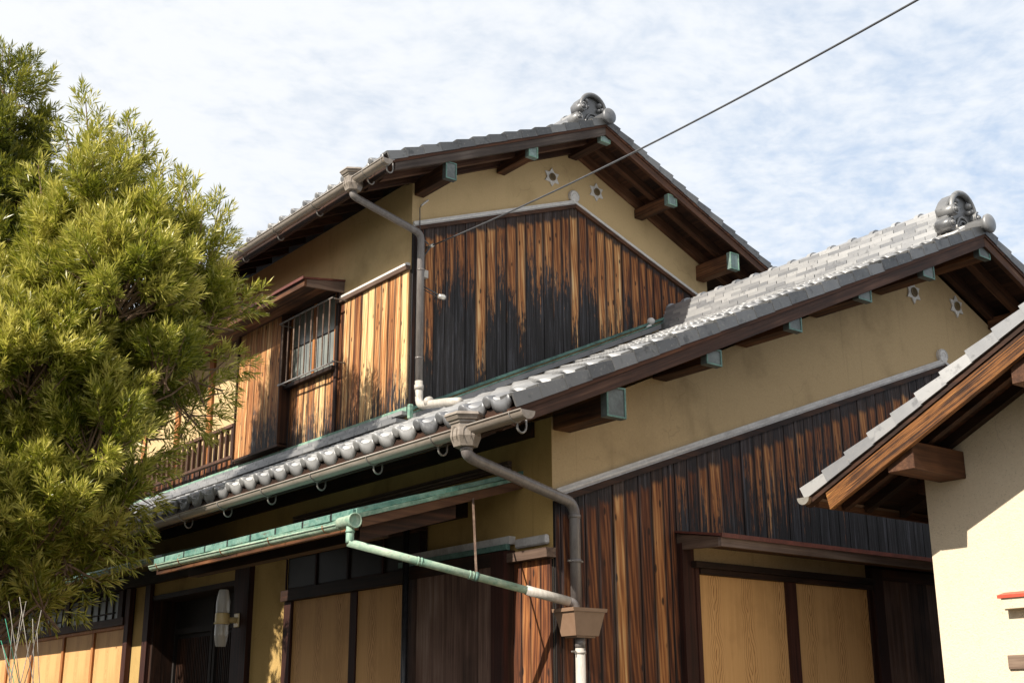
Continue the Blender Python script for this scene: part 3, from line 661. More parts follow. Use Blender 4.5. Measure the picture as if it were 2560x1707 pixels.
for (a, b, t) in ((1.19, 1.255, .10), (1.255, 1.342, .20)): board(ugc, 'x', a, b, fb, f_ut, UY-.003, t, 4.0, rim=.9)
for i in range(31): board(ugc, 'x', UGX[i], UGX[i+1], fb, f_ut, UY-.003, UGT[i]-.02, UGC[i], rim=.82, top=f_ut(UGX[i])-.05+.02*random.random(), apex=3.535)
for (x0, x1, z0, z1) in ((1.21, 1.335, 7.145, 7.328), (2.35, 2.47, 7.727, 7.855), (3.462, 3.60, 8.24, 8.352), (4.56, 4.70, 7.708, 7.83), (5.645, 5.79, 7.10, 7.308)):
    purlin(ugw, x0, x1, z0, z1, UY-.001, 3.165, M['copper_cap'] if x0 < 2 else M['copper_cap_b'])

uroof = MB().prism([(UE+.02, zu(UE)-.02), (UAX, UAZ-.02), (2*UAX-UE-.02, zu(UE)-.02), (2*UAX-UE-.02, zu(UE)-.075), (UAX, UAZ-.075), (UE+.02, zu(UE)-.075)], 'y', 3.26, 12.9).build('upper_roof', M['dark_y'], H)
uroof['label'] = 'grey tiled gable roof over the upper floor'
NU = 34; yU = 3.206+NU*TW
tile_slope(uroof, (UE, yU, zu(UE)), UL, VL2, NL2, EU, NU, UR_N, True, {NU-1})
barge_row(uroof, (UE-.005, 3.235, zu(UE-.005)+.012), UL, VL2, NL2, EU, UR_N, 1)
xq = 2*UAX-UE
tile_slope(uroof, (xq, 3.21, zu(xq)), UR, VR2, NR2, EU, NU, UR_N, False)
barge_row(uroof, (xq, 3.235, zu(xq)+.012), UR, VR2, NR2, EU, UR_N, -1)
noshi_ridge(uroof, UAX, UAZ-.080, 3.52, 8.2, 7, .50, .24, ch=0.046)
onigawara(uroof, UAX, 3.38, UAZ-.01, .90, disc_y=-.32, disc_z=.03)
for sg, xe in ((1, UE+.12), (-1, 2*UAX-UE-.12)): rafters_gable(uroof, UAX, UAZ, xe, UY, 3.15, sg, KU)
barge_board(uroof, UAX, UAZ, UE, 3.113, 1, KU); barge_board(uroof, UAX, UAZ, 2*UAX-UE, 3.113, -1, KU)
soffit(uroof, UAX, UAZ, 2*UAX-UE-.1, 3.19, UY-.01, 17, KS=KU); soffit(uroof, UAX, UAZ, UE+.1, 3.19, UY-.01, 12, KS=KU)
for i in range(21):
    y = 3.50+i*.455
    MB().slab(UE+.10, zu(UE+.10)-.0765, UX0, zu(UX0)-.0765, y, y+.055, .085).build('rafter', M['dark_x'], uroof)
MB().box(UE+.025, UE+.060, 3.2, 12.9, zu(UE)-.185, zu(UE)-.022).build('eave_fascia', M['dark_y'], uroof)
MB().box(UX1-.14, UX1, UY+.14, 12.8, 3.6, 7.3).build('upper_back_wall', M['plaster'], H)
MB().box(10.16, 10.3, .14, 17.3, 0, 3.74).build('lower_back_wall', M['plaster_low'], H)
MB().box(1.34, 5.70, 12.66, 12.8, 3.6, 7.3).build('upper_end_wall', M['plaster'], H)
MB().box(.15, 10.15, 17.36, 17.5, 0, 3.74).build('lower_end_wall', M['plaster_low'], H)

# ---- upper front wall (faces -x)
ufw = MB().box(UX0, UX0+.14, UY+.141, 12.8, 3.6, 7.33).build('upper_front_wall', M['plaster'], H)
ufw['label'] = 'upper front wall with sunlit cedar boards, a barred window and a shutter box'
MB().box(UX0-.002, UX0+.138, UY+.0005, UY+.1405, 6.36, 7.30).build('corner_plaster', M['plaster'], ufw)
MB().box(UX0-.045, UX0-.001, 3.80, 5.26, 6.318, 6.352).build('moulding', M['white'], ufw)
MB().box(UX0-.060, UX0-.001, 3.79, 5.30, 6.268, 6.317).build('sill_rail', M['grey_y'], ufw)
ufc = MB().box(UX0-.003, UX0-.001, UY, 12.6, 4.72, 6.27).build('cladding', M['black'], ufw)
UFY = [3.786, 3.936, 4.063, 4.192, 4.336, 4.470, 4.619, 4.757, 4.911, 5.011, 5.156, 5.303]
UFT = [1.0, .86, .62, .78, .70, 1.0, .95, .55, .76, .88, .45]
UFC = [5.0, 4.9, 5.05, 4.95, 4.9, 4.75, 4.7, 4.8, 4.9, 4.8, 4.8]
for i in range(11): board(ufc, 'y', UFY[i], UFY[i+1], lambda y: 4.72, lambda y: 6.267, UX0-.003, UFT[i], UFC[i], rim=.6)
board(ufc, 'y', 5.24, 5.305, lambda y: 4.72, lambda y: 6.5, UX0-.024, .12, 3, th=.03, rim=.5)
UF2 = [5.306, 5.402, 5.537, 5.673, 5.797, 5.953, 6.048, 6.226, 6.423, 6.56]
UT2 = [.42, .80, .95, .92, .58, .86, .74, .55, .32]; UC2 = [4.7, 4.95, 4.8, 4.85, 5.0, 4.9, 5.0, 4.95, 5.1]
for i in range(9): board(ufc, 'y', UF2[i], UF2[i+1], lambda y: 4.72, lambda y: 5.50, UX0-.003, UT2[i], UC2[i], rim=.65)
y = 6.56
while y < 12.4:
    board(ufc, 'y', y, y+.14, lambda y: 4.72, lambda y: 4.86, UX0-.003, random.uniform(.2, .55), 4.75, rim=.7); y += .14
# window with iron bars
win = MB().box(UX0-.006, UX0-.001, 5.31, 6.47, 5.50, 6.45).build('barred_window', M['black'], ufw)
fr = MB(); fr.box(UX0-.03, UX0-.007, 5.31, 5.36, 5.52, 6.45); fr.box(UX0-.03, UX0-.007, 6.42, 6.47, 5.52, 6.45)
fr.build('window_frame', M['orange_post'], win)
MB().box(UX0-.028, UX0-.008, 5.83, 5.88, 5.52, 6.45).build('window_stile', M['orange_post'], win)
for (a, b) in ((5.36, 5.83), (5.88, 6.42)):
    for k in range(2):
        MB().box(UX0-.016, UX0-.0085, a+.002, b-.002, 5.54+k*.45, 5.54+k*.45+.432).build('pane', M['pane'], win)
        MB().box(UX0-.022, UX0-.0085, a, b, 5.525+k*.45, 5.539+k*.45).build('muntin', M['dark_y'], win)
MB().box(UX0-.10, UX0-.007, 5.27, 6.50, 5.47, 5.515).build('window_sill', M['dark_y'], win)
bx = UX0-.20
gr = MB().box(bx-.008, bx+.008, 5.02, 6.40, 5.480, 5.496).build('window_grille', M['hook'], ufw)
MB().box(bx-.008, bx+.008, 5.12, 6.42, 6.268, 6.284).build('grille_rail', M['hook'], gr)
for i in range(9):
    y = 5.17+i*.143
    MB().box(bx-.013, bx-.004, y-.010, y+.010, 5.497, 6.267).build('grille_bar', M['grey_y'], gr)
for y in (5.08, 6.38):
    for z in (5.50, 6.25): MB().box(bx, UX0-.001, y, y+.012, z, z+.012).build('grille_stay', M['hook'], gr)
# shutter box
sb = MB().box(UX0-.12, UX0-.004, 6.445, 7.65, 4.80, 6.46).build('shutter_box', M['dark_z'], ufw)
BY = [6.447, 6.60, 6.74, 6.88, 7.01, 7.17, 7.32, 7.47, 7.648]
for i in range(8):
    o = board(sb, 'y', BY[i], BY[i+1], lambda y: 4.78, lambda y: 6.45, UX0-.12, random.uniform(.60, .82), 4.0, rim=.35, th=.018, gap=.0025)
    o['char'] = random.uniform(4.95, 5.25) if i < 5 else 4.6
MB().box(UX0-.155, UX0-.12, 6.44, 6.47, 4.79, 6.45).build('box_corner_strip', M['dark_z'], sb)
MB().box(UX0-.160, UX0-.118, 7.64, 7.665, 4.79, 6.45).build('box_corner_strip', M['dark_z'], sb)
MB().box(UX0-.150, UX0-.003, 6.43, 7.66, 4.755, 4.782).build('box_floor', M['dark_y'], sb)
# shutters, posts and balustrade further along (behind the tree)
for (a, b) in ((7.67, 8.62), (8.78, 9.70), (9.90, 10.9), (11.05, 12.0)):
    MB().box(UX0-.02, UX0-.004, a, b, 4.90, 6.40).build('shutter_panel', M['plaster'], ufw)
for y in (8.64, 9.72, 10.92): MB().box(UX0-.05, UX0-.003, y, y+.13, 4.88, 6.45).build('window_post', M['orange_post'], ufw)
rl = MB().box(UX0-.17, UX0-.09, 7.67, 12.4, 5.225, 5.262).build('balustrade', M['rail_wood'], ufw)
MB().box(UX0-.16, UX0-.10, 7.67, 12.4, 4.815, 4.85).build('bottom_rail', M['rail_wood'], rl)
y = 7.72
while y < 12.3:
    MB().box(UX0-.15, UX0-.11, y-.022, y+.022, 4.851, 5.224).build('baluster', M['rail_wood'], rl); y += .171
# long hood over the upper windows
uh = MB().prism([(.640, 6.475), (UX0-.002, 6.555), (UX0-.002, 6.535), (.640, 6.455)], 'y', 5.19, 12.5).build('window_hood', M['red'], ufw)
MB().box(.655, .685, 5.20, 12.5, 6.375, 6.454).build('hood_fascia', M['purlin'], uh)
MB().prism([(.686, 6.375), (.686, 6.458), (UX0-.003, 6.533), (UX0-.003, 6.40)], 'y', 5.205, 5.235).build('hood_cheek', M['grey_x'], uh)
for i in range(3):
    a = .688+i*.165; z0 = 6.395+(a-.688)*.10
    MB().prism([(a, z0), (a+.160, z0+.016), (a+.160, z0+.004), (a, z0-.012)], 'y', 5.24, 12.5).build('soffit_board', M['purlin'], uh)
MB().box(.625, .6395, 5.18, 12.5, 6.448, 6.482).build('hood_edge', M['red'], uh)
# ---- flashings between upper walls and lower roof
fl = MB().slab(UX0-.02, 4.715, 5.0, 4.715+.457*(5.0-UX0+.02), UY-.045, UY-.024, .035).build('wall_flashing', M['copper_rib'], H)
fl['label'] = 'verdigris copper flashing along the foot of the upper walls'
MB().slab(UX0-.02, 4.660, 4.9, 4.660+.457*(4.9-UX0+.02), UY-.12, UY-.046, .018).build('flashing_apron', M['copper_rib'], fl)
MB().slab(UX0-.02, 4.638, 4.8, 4.638+.457*(4.8-UX0+.02), UY-.17, UY-.03, .06).build('abutment_tile', M['tile'], fl)
MB().box(UX0-.055, UX0-.024, 3.74, 12.4, 4.675, 4.725).build('flashing_strip', M['copper'], fl)
for k in range(3):
    a = 3.70+(k % 2)*.14
    while a < 12.2:
        MB().box(UX0-.13-.035*(2-k), UX0-.03, a+.003, a+.28, 4.535+k*.045, 4.575+k*.045).build('abutment_tile', M['tile'], fl); a += .283
# ================================================================== lower front wall (x = 0)
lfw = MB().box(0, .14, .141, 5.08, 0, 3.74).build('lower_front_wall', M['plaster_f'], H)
lfw['label'] = 'shaded ground floor front wall with sliding doors under a copper canopy'
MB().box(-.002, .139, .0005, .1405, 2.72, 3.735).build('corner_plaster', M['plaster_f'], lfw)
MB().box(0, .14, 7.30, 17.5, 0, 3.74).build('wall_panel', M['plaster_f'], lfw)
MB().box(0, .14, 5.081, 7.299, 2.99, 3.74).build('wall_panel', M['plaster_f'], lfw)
# eave beam under the lower roof
MB().box(-.03, .12, .2, 17.3, 3.62, 3.735).build('wall_plate', M['dark_y'], lfw)
# dark lintel beam along the wall below the canopy
MB().box(-.10, -.001, 1.05, 17.3, 3.125, 3.27).build('lintel_beam', M['dark_y'], lfw)
# corner cladding
cc_ = MB().box(-.004, -.001, .0, .44, .3, 2.70).build('corner_cladding', M['black'], lfw)
for (a, b, t) in ((.006, .125, .44), (.125, .239, .50), (.239, .338, .56), (.338, .439, .30)):
    o = board(cc_, 'y', a, b, lambda y: .3, lambda y: 2.70, -.004, t, -2, rim=.35)
MB().box(-.085, -.001, -.03, .475, 2.705, 2.772).build('weathered_ledge', M['grey_y'], lfw)
MB().box(-.045, -.001, .03, .40, 2.805, 2.875).build('moulding', M['trim'], lfw, bevel=.012)
MB().box(-.06, -.001, .44, 1.90, 2.845, 2.905).build('moulding', M['trim'], lfw)
MB().box(-.10, -.061, .43, 1.90, 2.80, 2.842).build('copper_drip', M['copper_dk'], lfw)
# shutter case
tb = MB().box(-.075, -.001, .44, 1.78, .35, 2.80).build('shutter_case', M['dark_z'], lfw)
TBY = [.60, .672, .78, 1.009, 1.238, 1.445, 1.618, 1.75]
for i in range(7): MB().box(-.092-random.uniform(0, .005), -.0755, TBY[i]+.002, TBY[i+1]-.002, .4, 2.69).build('case_board', M['shut_y'], tb)
MB().box(-.115, -.0755, .44, .598, .35, 2.79).build('case_post', M['post_z'], tb)
MB().box(-.11, -.0755, .60, 1.79, 2.692, 2.79).build('case_head', M['dark_y'], tb)
# sliding doors and transom
sd_ = MB().box(-.012, -.001, 1.79, 3.96, .35, 3.12).build('sliding_doors', M['black'], lfw)
MB().box(-.10, -.0125, 1.79, 3.96, 2.675, 2.775).build('door_head', M['dark_y'], sd_)
MB().box(-.06, -.0125, 3.81, 3.955, .35, 2.672).build('door_jamb', M['post_z'], sd_)
MB().box(-.05, -.0125, 2.635, 2.745, .35, 2.672).build('door_stile', M['post_z'], sd_)
panel(sd_, (-.035, 2.747, 2.672), (1.06, .015, 2.3), True, M['panel']); panel(sd_, (-.035, 1.81, 2.672), (.824, .015, 2.3), True, M['panel'])
tr = MB().box(-.03, -.0125, 1.60, 3.96, 2.776, 3.11).build('transom_window', M['dark_y'], lfw)
MB().box(-.07, -.031, 1.58, 3.98, 3.085, 3.115).build('transom_head', M['purlin'], tr)
for i in range(4):
    a = 1.66+i*.58; MB().box(-.036, -.031, a+.03, a+.53, 2.80, 3.075).build('pane', M['pane_dk'], tr)
    for d in (-.01, .555): MB().box(-.050, -.0365, a+d, a+d+.018, 2.79, 3.08).build('muntin', M['post_z'], tr)
# pillar and recessed entrance
MB().box(-.06, .10, 4.73, 5.06, .2, 3.124).build('entrance_post', M['post_z'], lfw)
en = MB().box(.30, .36, 5.05, 7.35, .2, 3.02).build('entrance_door', M['dark_door'], lfw)
MB().box(-.02, .299, 5.09, 7.29, 2.93, 2.985).build('entrance_head', M['dark_y'], en)
MB().box(.0, .299, 7.24, 7.299, .2, 2.93).build('entrance_jamb', M['dark_z'], en)
MB().box(.26, .2995, 5.10, 7.24, 2.55, 2.62).build('entrance_rail', M['dark_door'], en)
for y in (5.11, 6.12, 6.2, 7.2): MB().box(.255, .2995, y, y+.05, .2, 2.93).build('entrance_stile', M['dark_door'], en)
y = 5.18
while y < 7.18:
    MB().box(.28, .2992, y, y+.016, .2, 2.50).build('lattice_bar', M['dark_z'], en); y += .045
MB().box(-.05, .02, 7.30, 7.45, .2, 3.124).build('entrance_post', M['post_z'], lfw)
# window group further along
wg = MB().box(-.012, -.001, 7.86, 17.3, .35, 3.12).build('lattice_window', M['black'], lfw)
MB().box(-.07, -.0125, 7.86, 7.99, .3, 3.12).build('window_post', M['post_z'], wg)
MB().box(-.09, -.0125, 7.992, 17.3, 2.70, 2.79).build('window_rail', M['dark_y'], wg)
MB().box(-.06, -.0125, 7.992, 17.3, 2.66, 2.698).build('panel_head', M['orange_post'], wg)
for (a, b) in ((8.30, 10.0), (10.15, 11.8), (12.0, 13.7), (13.9, 15.6)):
    MB().box(-.030, -.0125, a, b, 2.80, 3.09).build('pane', M['pane_fr'], wg)
    y = a+.16
    while y < b-.05: MB().box(-.045, -.031, y, y+.022, 2.80, 3.09).build('muntin', M['dark_z'], wg); y += .25
    for z in (2.86, 3.03): MB().box(-.044, -.0305, a+.1, b-.1, z, z+.018).build('muntin', M['dark_y'], wg)
for y in (8.12, 10.02): MB().box(-.06, -.0125, y, y+.14, 2.792, 3.12).build('window_mullion', M['post_z'], wg)
for (a, b) in ((7.995, 9.00), (9.08, 10.10), (10.19, 11.40), (11.49, 12.5), (12.58, 13.6), (13.68, 14.7), (14.78, 15.8), (15.88, 17.2)):
    panel(wg, (-.030, a, 2.66), (b-a, .015, 2.2), True, M['panel'])
for y in (9.01, 10.11, 11.41, 12.505, 13.605, 14.705, 15.805): MB().box(-.055, -.0125, y, y+.075, .4, 2.66).build('panel_stile', M['orange_post'], wg)
# black pole
MB().tube([(-.14, 1.72, 3.13), (-.14, 1.72, 0.0)], .026, 12).build('black_pole', M['black_metal'], lfw, True)

# ---- copper canopy over the doors
CX, CY0, CY1 = -1.45, .35, 3.77
zc = lambda x: 2.962+.294*(x-CX)
HX6 = [(0, 1, 2, 3), (7, 6, 5, 4), (0, 4, 5, 1), (1, 5, 6, 2), (2, 6, 7, 3), (3, 7, 4, 0)]
def wave(y): return .006*math.sin(y*6.1)+.005*math.sin(y*13.3+1)
def xslab(x0, x1, y0, y1, d0, d1): return MB().prism([(x0, zc(x0)-d0), (x1, zc(x1)-d0), (x1, zc(x1)-d1), (x0, zc(x0)-d1)], 'y', y0, y1)
cn = xslab(CX+.005, -.002, CY0+.02, CY1-.02, .004, .022).build('canopy', M['copper_rib'], H); cn['label'] = 'verdigris copper porch canopy over the sliding doors'
SEAM = [CY0, .655, 1.06, 1.477, 1.888, 2.289, 2.707, 3.122, 3.527, CY1]
for i in range(9):
    a, b = SEAM[i], SEAM[i+1]
    MB().box(CX-.014, CX+.02, a+(.010 if i else 0), b-.022, zc(CX)-.050, zc(CX)).build('copper_sheet', M['copper_t'], cn, bevel=.003)
    if i: MB().box(CX-.006, CX+.01, a-.020, a+.009, zc(CX)-.046, zc(CX)+.004).build('seam_slot', M['black'], cn)
    for k in range(3):      # stepped courses of flat sheets up the slope
        x0 = CX+.03+k*.47; xslab(x0, min(-.004, x0+.466), a+.004, b-.004, -.004+.0015*k, .0035).build('roof_sheet', M['copper_rib'], cn)
lp = MB(); ys = np.linspace(CY0-.01, CY1-.05, 80); v = []; f = []
for y in ys:
    w = wave(y); z = zc(CX)-.054
    v += [(CX+.005, y, z+.004), (CX-.026-w, y, z-.004+w*.6), (CX-.020-w, y, z-.028+w*.5), (CX+.004, y, z-.032)]
for i in range(len(ys)-1):
    for j in range(4): f.append((4*i+j, 4*i+(j+1) % 4, 4*i+4+(j+1) % 4, 4*i+4+j))
f += [(0, 1, 2, 3), tuple(4*(len(ys)-1)+j for j in (3, 2, 1, 0))]
smooth_by_angle(lp.add(v, f).build('drip_edge', M['copper'], cn), 50)
# right-hand verge: copper strip, wavy lip and brown board
xslab(CX+.012, -.002, CY0-.012, CY0+.019, .0, .034).build('verge_sheet', M['copper_t'], cn)
lp = MB(); xs_ = np.linspace(CX-.01, -.012, 50); v = []; f = []
for x in xs_:
    w = wave(x*1.3)*.8; z = zc(x)-.036
    v += [(x, CY0+.012, z), (x, CY0-.026-w, z-.002+w*.4), (x, CY0-.022-w*.6, z-.030), (x, CY0+.012, z-.033)]
for i in range(len(xs_)-1):
    for j in range(4): f.append((4*i+j, 4*i+(j+1) % 4, 4*i+4+(j+1) % 4, 4*i+4+j))
f += [(0, 1, 2, 3), tuple(4*(len(xs_)-1)+j for j in (3, 2, 1, 0))]
smooth_by_angle(lp.add(v, f).build('verge_lip', M['copper'], cn), 50)
xslab(CX+.06, -.003, CY0-.006, CY0+.03, .070, .135).build('verge_board', M['purlin_x'], cn)
xslab(CX+.10, -.55, CY0+.09, CY0+.19, .136, .235).build('canopy_beam', M['dark_x'], cn)
for i in range(7): xslab(CX+.05, -.03, CY0+.032+i*.475, CY0+.030+(i+1)*.475-.004, .066, .080).build('soffit_board', M['dark_x'], cn)
for y in (1.3, 2.2, 3.1, 3.62): xslab(CX+.08, -.12, y, y+.06, .081, .15).build('canopy_rafter', M['dark_x'], cn)
MB().box(CX+.02, CX+.055, CY0+.03, CY1-.02, zc(CX)-.135, zc(CX)-.070).build('canopy_fascia', M['purlin'], cn)
MB().box(CX+.30, CX+.40, CY0+.2, CY1-.05, zc(CX)-.14, zc(CX)-.02).build('canopy_purlin', M['dark_y'], cn)
for k in range(3): MB().box(-.03-.006*k, -.001, .48, 3.9, 3.415+k*.024, 3.434+k*.024).build('moulding', M['grey_y'], cn)

# ---- rain gutters and pipes
def halfgutter(parent, name, xc, zc0, y0, y1, r, mat, drop=0.0):
    ang = np.linspace(math.pi, 2*math.pi, 11)
    m = MB(); ro, ri = r, r-.004; k = 22
    for y, z in ((y0, zc0), (y1, zc0+drop)):
        for a in ang: m.v.append((xc+ro*math.cos(a), y, z+ro*math.sin(a)))
        for a in ang[::-1]: m.v.append((xc+ri*math.cos(a), y, z+ri*math.sin(a)))
    m.f = [tuple(range(k-1, -1, -1)), tuple(range(k, 2*k))]+[(i, (i+1) % k, k+(i+1) % k, k+i) for i in range(k)]
    g_ = m.build(name, mat, parent); smooth_by_angle(g_, 35)
    MB().tube([(xc-ro-.002, y0, zc0), (xc-ro-.002, y1, zc0+drop)], .007, 8).build('gutter_bead', mat, g_, True)
    for y, z in ((y0-.004, zc0), (y1+.004, zc0+drop)):
        MB().prism([(xc+r*1.03*math.cos(a), z+r*1.03*math.sin(a)) for a in ang], 'y', y-.004, y+.004).build('gutter_end', mat, g_)
    return g_
def gbracket(g_, xc, z, y, r, hook=True, mat=None):
    mat = mat or M['hook']
    MB().tube([(xc+(r+.004)*math.cos(a), y, z+(r+.004)*math.sin(a)) for a in np.linspace(math.pi-.1, 2*math.pi+.1, 13)]+[(xc+r+.05, y, z+.03)], .0055, 6).build('gutter_strap', mat, g_, True)
    if hook:
        cx = xc+r+.005; cz = z-r-.005
        MB().tube([(cx-.038, y+.02, cz+.03)]+[(cx+.038*math.cos(a), y+.02, cz-.012+.044*math.sin(a)) for a in np.linspace(math.pi, 2*math.pi, 10)]+[(cx+.038, y+.02, cz+.06)], .0075, 7).build('gutter_hook', mat, g_, True)
def collector(parent, x, y, z, mat, k=1.0):
    prf = [(.150, .105), (.158, .085), (.150, .083), (.135, .055), (.118, .05), (.118, .035), (.105, .03), (.105, .0), (.112, -.06), (.085, -.13), (.05, -.135)]
    o = MB().lathe((x, y, z), [(a*k, b*k) for a, b in prf], 6, 'z', rot=math.pi/6).build('rain_collector', mat, parent)
    for a in (math.pi, math.pi*4/3, math.pi*2/3):
        c = Vector((x+.098*k*math.cos(a), y+.098*k*math.sin(a), z-.04*k)); t = Vector((-math.sin(a), math.cos(a), 0)); n = Vector((math.cos(a), math.sin(a), 0))
        arch = [c+t*(.026*k*math.cos(q))+Vector((0, 0, .02*k+.03*k*math.sin(q))) for q in np.linspace(0, math.pi, 8)]
        MB().tube([c+t*.026*k+Vector((0, 0, -.05*k))]+arch+[c-t*.026*k+Vector((0, 0, -.05*k))], .0025, 5).build('relief_arch', mat, o, True)
    return o
def bend(pts, r=.06, n=5):
    P = [Vector(p) for p in pts]; out = [P[0]]
    for i in range(1, len(P)-1):
        a = (P[i-1]-P[i]).normalized()*min(r, (P[i-1]-P[i]).length*.45); b = (P[i+1]-P[i]).normalized()*min(r, (P[i+1]-P[i]).length*.45)
        for k in range(n+1):
            t = k/n; out.append((P[i]+a)*(1-t)**2+P[i]*2*t*(1-t)+(P[i]+b)*t*t)
    out.append(P[-1]); return out
def collar(part, p, d, r, w, mat):
    p, d = Vector(p), Vector(d).normalized(); MB().tube([p-d*w/2, p+d*w/2], r, 14).build('pipe_collar', mat, part, True)

lg = halfgutter(H, 'eave_gutter', -.912, 3.490, -.86, 16.9, .056, M['gutter'], drop=.02)
lg['label'] = 'brown half-round gutter along the lower eave'
for i in range(13): gbracket(lg, -.912, 3.492, -.70+i*.86 if i else -.74, .056)
collector(lg, -.925, -.20, 3.482, M['gutter'], .95)
dp = MB().tube(bend([(-.925, -.21, 3.37), (-.925, -.215, 3.295), (.135, -.085, 3.095), (.135, -.085, 2.33)], .09), .040, 16).build('downpipe', M['pipe'], H, True)
dp['label'] = 'grey-brown downpipe from the lower gutter to the corner'
for p, d in (((-.925, -.21, 3.345), (0, 0, 1)), ((.135, -.085, 3.00), (0, 0, 1)), ((.135, -.085, 2.68), (0, 0, 1))): collar(dp, p, d, .045, .025, M['pipe'])
for sx_ in (-.06, .06): MB().tube([(.135+sx_*.7, -.085, 2.68), (.135+sx_*1.15, -.085, 2.68)], .008, 6).build('clamp_lug', M['hook'], dp)
# square rain box where both pipes meet
def frus(x, y, z0, z1, a, b, n=4):
    return [(x+s*a, y+t*a*.75, z0) for s, t in ((-1, -1), (1, -1), (1, 1), (-1, 1))]+[(x+s*b, y+t*b*.75, z1) for s, t in ((-1, -1), (1, -1), (1, 1), (-1, 1))]
FQ = [(0, 3, 2, 1), (4, 5, 6, 7), (0, 1, 5, 4), (1, 2, 6, 5), (2, 3, 7, 6), (3, 0, 4, 7)]
rb = MB().add(frus(.105, -.155, 2.150, 2.312, .105, .142), FQ).build('rain_box', M['box_brown'], H); rb['label'] = 'flared brown rain box at the house corner'
MB().add(frus(.105, -.155, 2.3125, 2.337, .155, .158), FQ).build('box_rim', M['box_brown'], rb)
MB().add(frus(.105, -.155, 2.138, 2.1495, .085, .085), FQ).build('box_foot', M['box_brown'], rb)
MB().tube([(.105, -.155, 2.14), (.105, -.155, 2.07)], .038, 14).build('pipe_stub', M['pipe'], rb, True)
lp2 = MB().tube([(.105, -.155, 2.085), (.105, -.155, 0.0)], .036, 16).build('downpipe', M['pipe_l'], H, True); lp2['label'] = 'pale downpipe below the rain box'
collar(lp2, (.105, -.155, 2.04), (0, 0, 1), .040, .02, M['pipe_l'])
MB().tube([(.06, -.155, 2.045), (.025, -.155, 2.045)], .006, 6).build('clamp_lug', M['hook'], lp2)

GX = CX-.085
cg = halfgutter(cn, 'canopy_gutter', GX, 2.850, .38, 3.58, .036, M['copper_p'], drop=.022)
for y in (.56, 1.36, 2.16, 2.96, 3.42): gbracket(cg, GX, 2.858+.022*(y-.38)/3.2, y, .038, False, M['rust'])
hx, hy, hz = GX, .20, 2.858
MB().lathe((hx, hy, hz), [(.042, .19), (.044, .02), (.050, .015), (.052, -.008), (.044, -.010), (.041, .004), (.02, .006)], 18, 'y').build('gutter_outlet', M['copper_p'], cg, True)
gp0 = Vector((hx, hy+.055, 2.716)); gp1 = Vector((.045, -.17, 2.375))
gpipe = MB().tube([(hx, hy+.055, 2.83), (hx, hy+.055, 2.735)]+[tuple(gp0)], .027, 12).build('canopy_pipe', M['copper'], H, True); gpipe['label'] = 'verdigris copper pipe slanting from the canopy to the rain box'
L_ = gp1-gp0
MB().tube([gp0-L_.normalized()*.012, gp0+L_*.80], .0275, 14).build('slanted_pipe', M['copper_p'], gpipe, True)
MB().tube([gp0+L_*.775, gp0+L_*.975], .034, 14).build('grey_sleeve', M['pipe_l'], gpipe, True)
MB().tube(bend([gp0+L_*.965, gp1, (gp1.x+.02, gp1.y, 2.30)], .03), .032, 12).build('elbow', M['pipe'], gpipe, True)
for t in (.29, .305, .518, .533): collar(gpipe, gp0+L_*t, L_, .031, .010, M['copper'])
collar(gpipe, (hx, hy+.055, 2.79), (0, 0, 1), .031, .012, M['copper'])
pr = gp0+L_*.548; pa = Vector((-.455, CY0+.01, zc(-.455)-.10)); pb = pr+Vector((0, 0, .028)); wv_ = Vector((.008, -.003, 0)); tv_ = Vector((.003, .004, 0))
MB().add([pb-wv_-tv_, pb+wv_-tv_, pb+wv_+tv_, pb-wv_+tv_, pa-wv_-tv_, pa+wv_-tv_, pa+wv_+tv_, pa-wv_+tv_], FQ).build('hanger_strap', M['grey_y'], gpipe)
collar(gpipe, pr, L_, .034, .022, M['copper_dk'])
# second, lower-left canopy gutter (towards the tree)
c2 = MB().add([(-.80, 5.20, 3.20), (-.80, 17.0, 3.23), (-.002, 17.0, 3.44), (-.002, 5.20, 3.43), (-.80, 5.20, 3.18), (-.80, 17.0, 3.21), (-.002, 17.0, 3.42), (-.002, 5.20, 3.41)],
              [(0, 1, 2, 3), (7, 6, 5, 4), (0, 4, 5, 1), (1, 5, 6, 2), (2, 6, 7, 3), (3, 7, 4, 0)]).build('canopy', M['copper_dk'], H); c2['label'] = 'darker copper canopy further along the front wall'
MB().box(-.785, -.755, 5.22, 17.0, 3.13, 3.179).build('canopy_fascia', M['dark_y'], c2)
g2 = halfgutter(c2, 'canopy_gutter', -.85, 3.150, 5.16, 16.9, .042, M['copper_dk'], drop=.02)
for y in (5.5, 6.4, 7.3, 8.2): gbracket(g2, -.85, 3.151, y, .042, y > 6)

ug = halfgutter(H, 'eave_gutter', .385, 7.073, 3.02, 12.6, .058, M['gutter'], drop=.03)
ug['label'] = 'brown half-round gutter along the upper eave'
for i, y in enumerate((3.06, 3.42, 4.50, 5.42, 6.32, 7.22, 8.1, 9.0, 9.9)): gbracket(ug, .385, 7.075, y, .058)
collector(ug, .385, 3.70, 7.075, M['gutter'], .95)
udp = MB().tube(bend([(.385, 3.70, 6.95), (.385, 3.69, 6.89), (1.235, 3.665, 6.66), (1.240, 3.665, 4.83)], .08), .040, 16).build('downpipe', M['pipe'], H, True)
udp['label'] = 'upper downpipe running down beside the charred gable boards'
for z in (6.24, 5.25): collar(udp, (1.238, 3.665, z), (0, 0, 1), .044, .02, M['pipe'])
MB().tube(bend([(1.240, 3.665, 5.00), (1.245, 3.66, 4.735), (1.14, 3.0, 4.625), (1.02, 2.62, 4.535)], .09), .043, 14).build('roof_elbow', M['pipe_l'], udp, True)
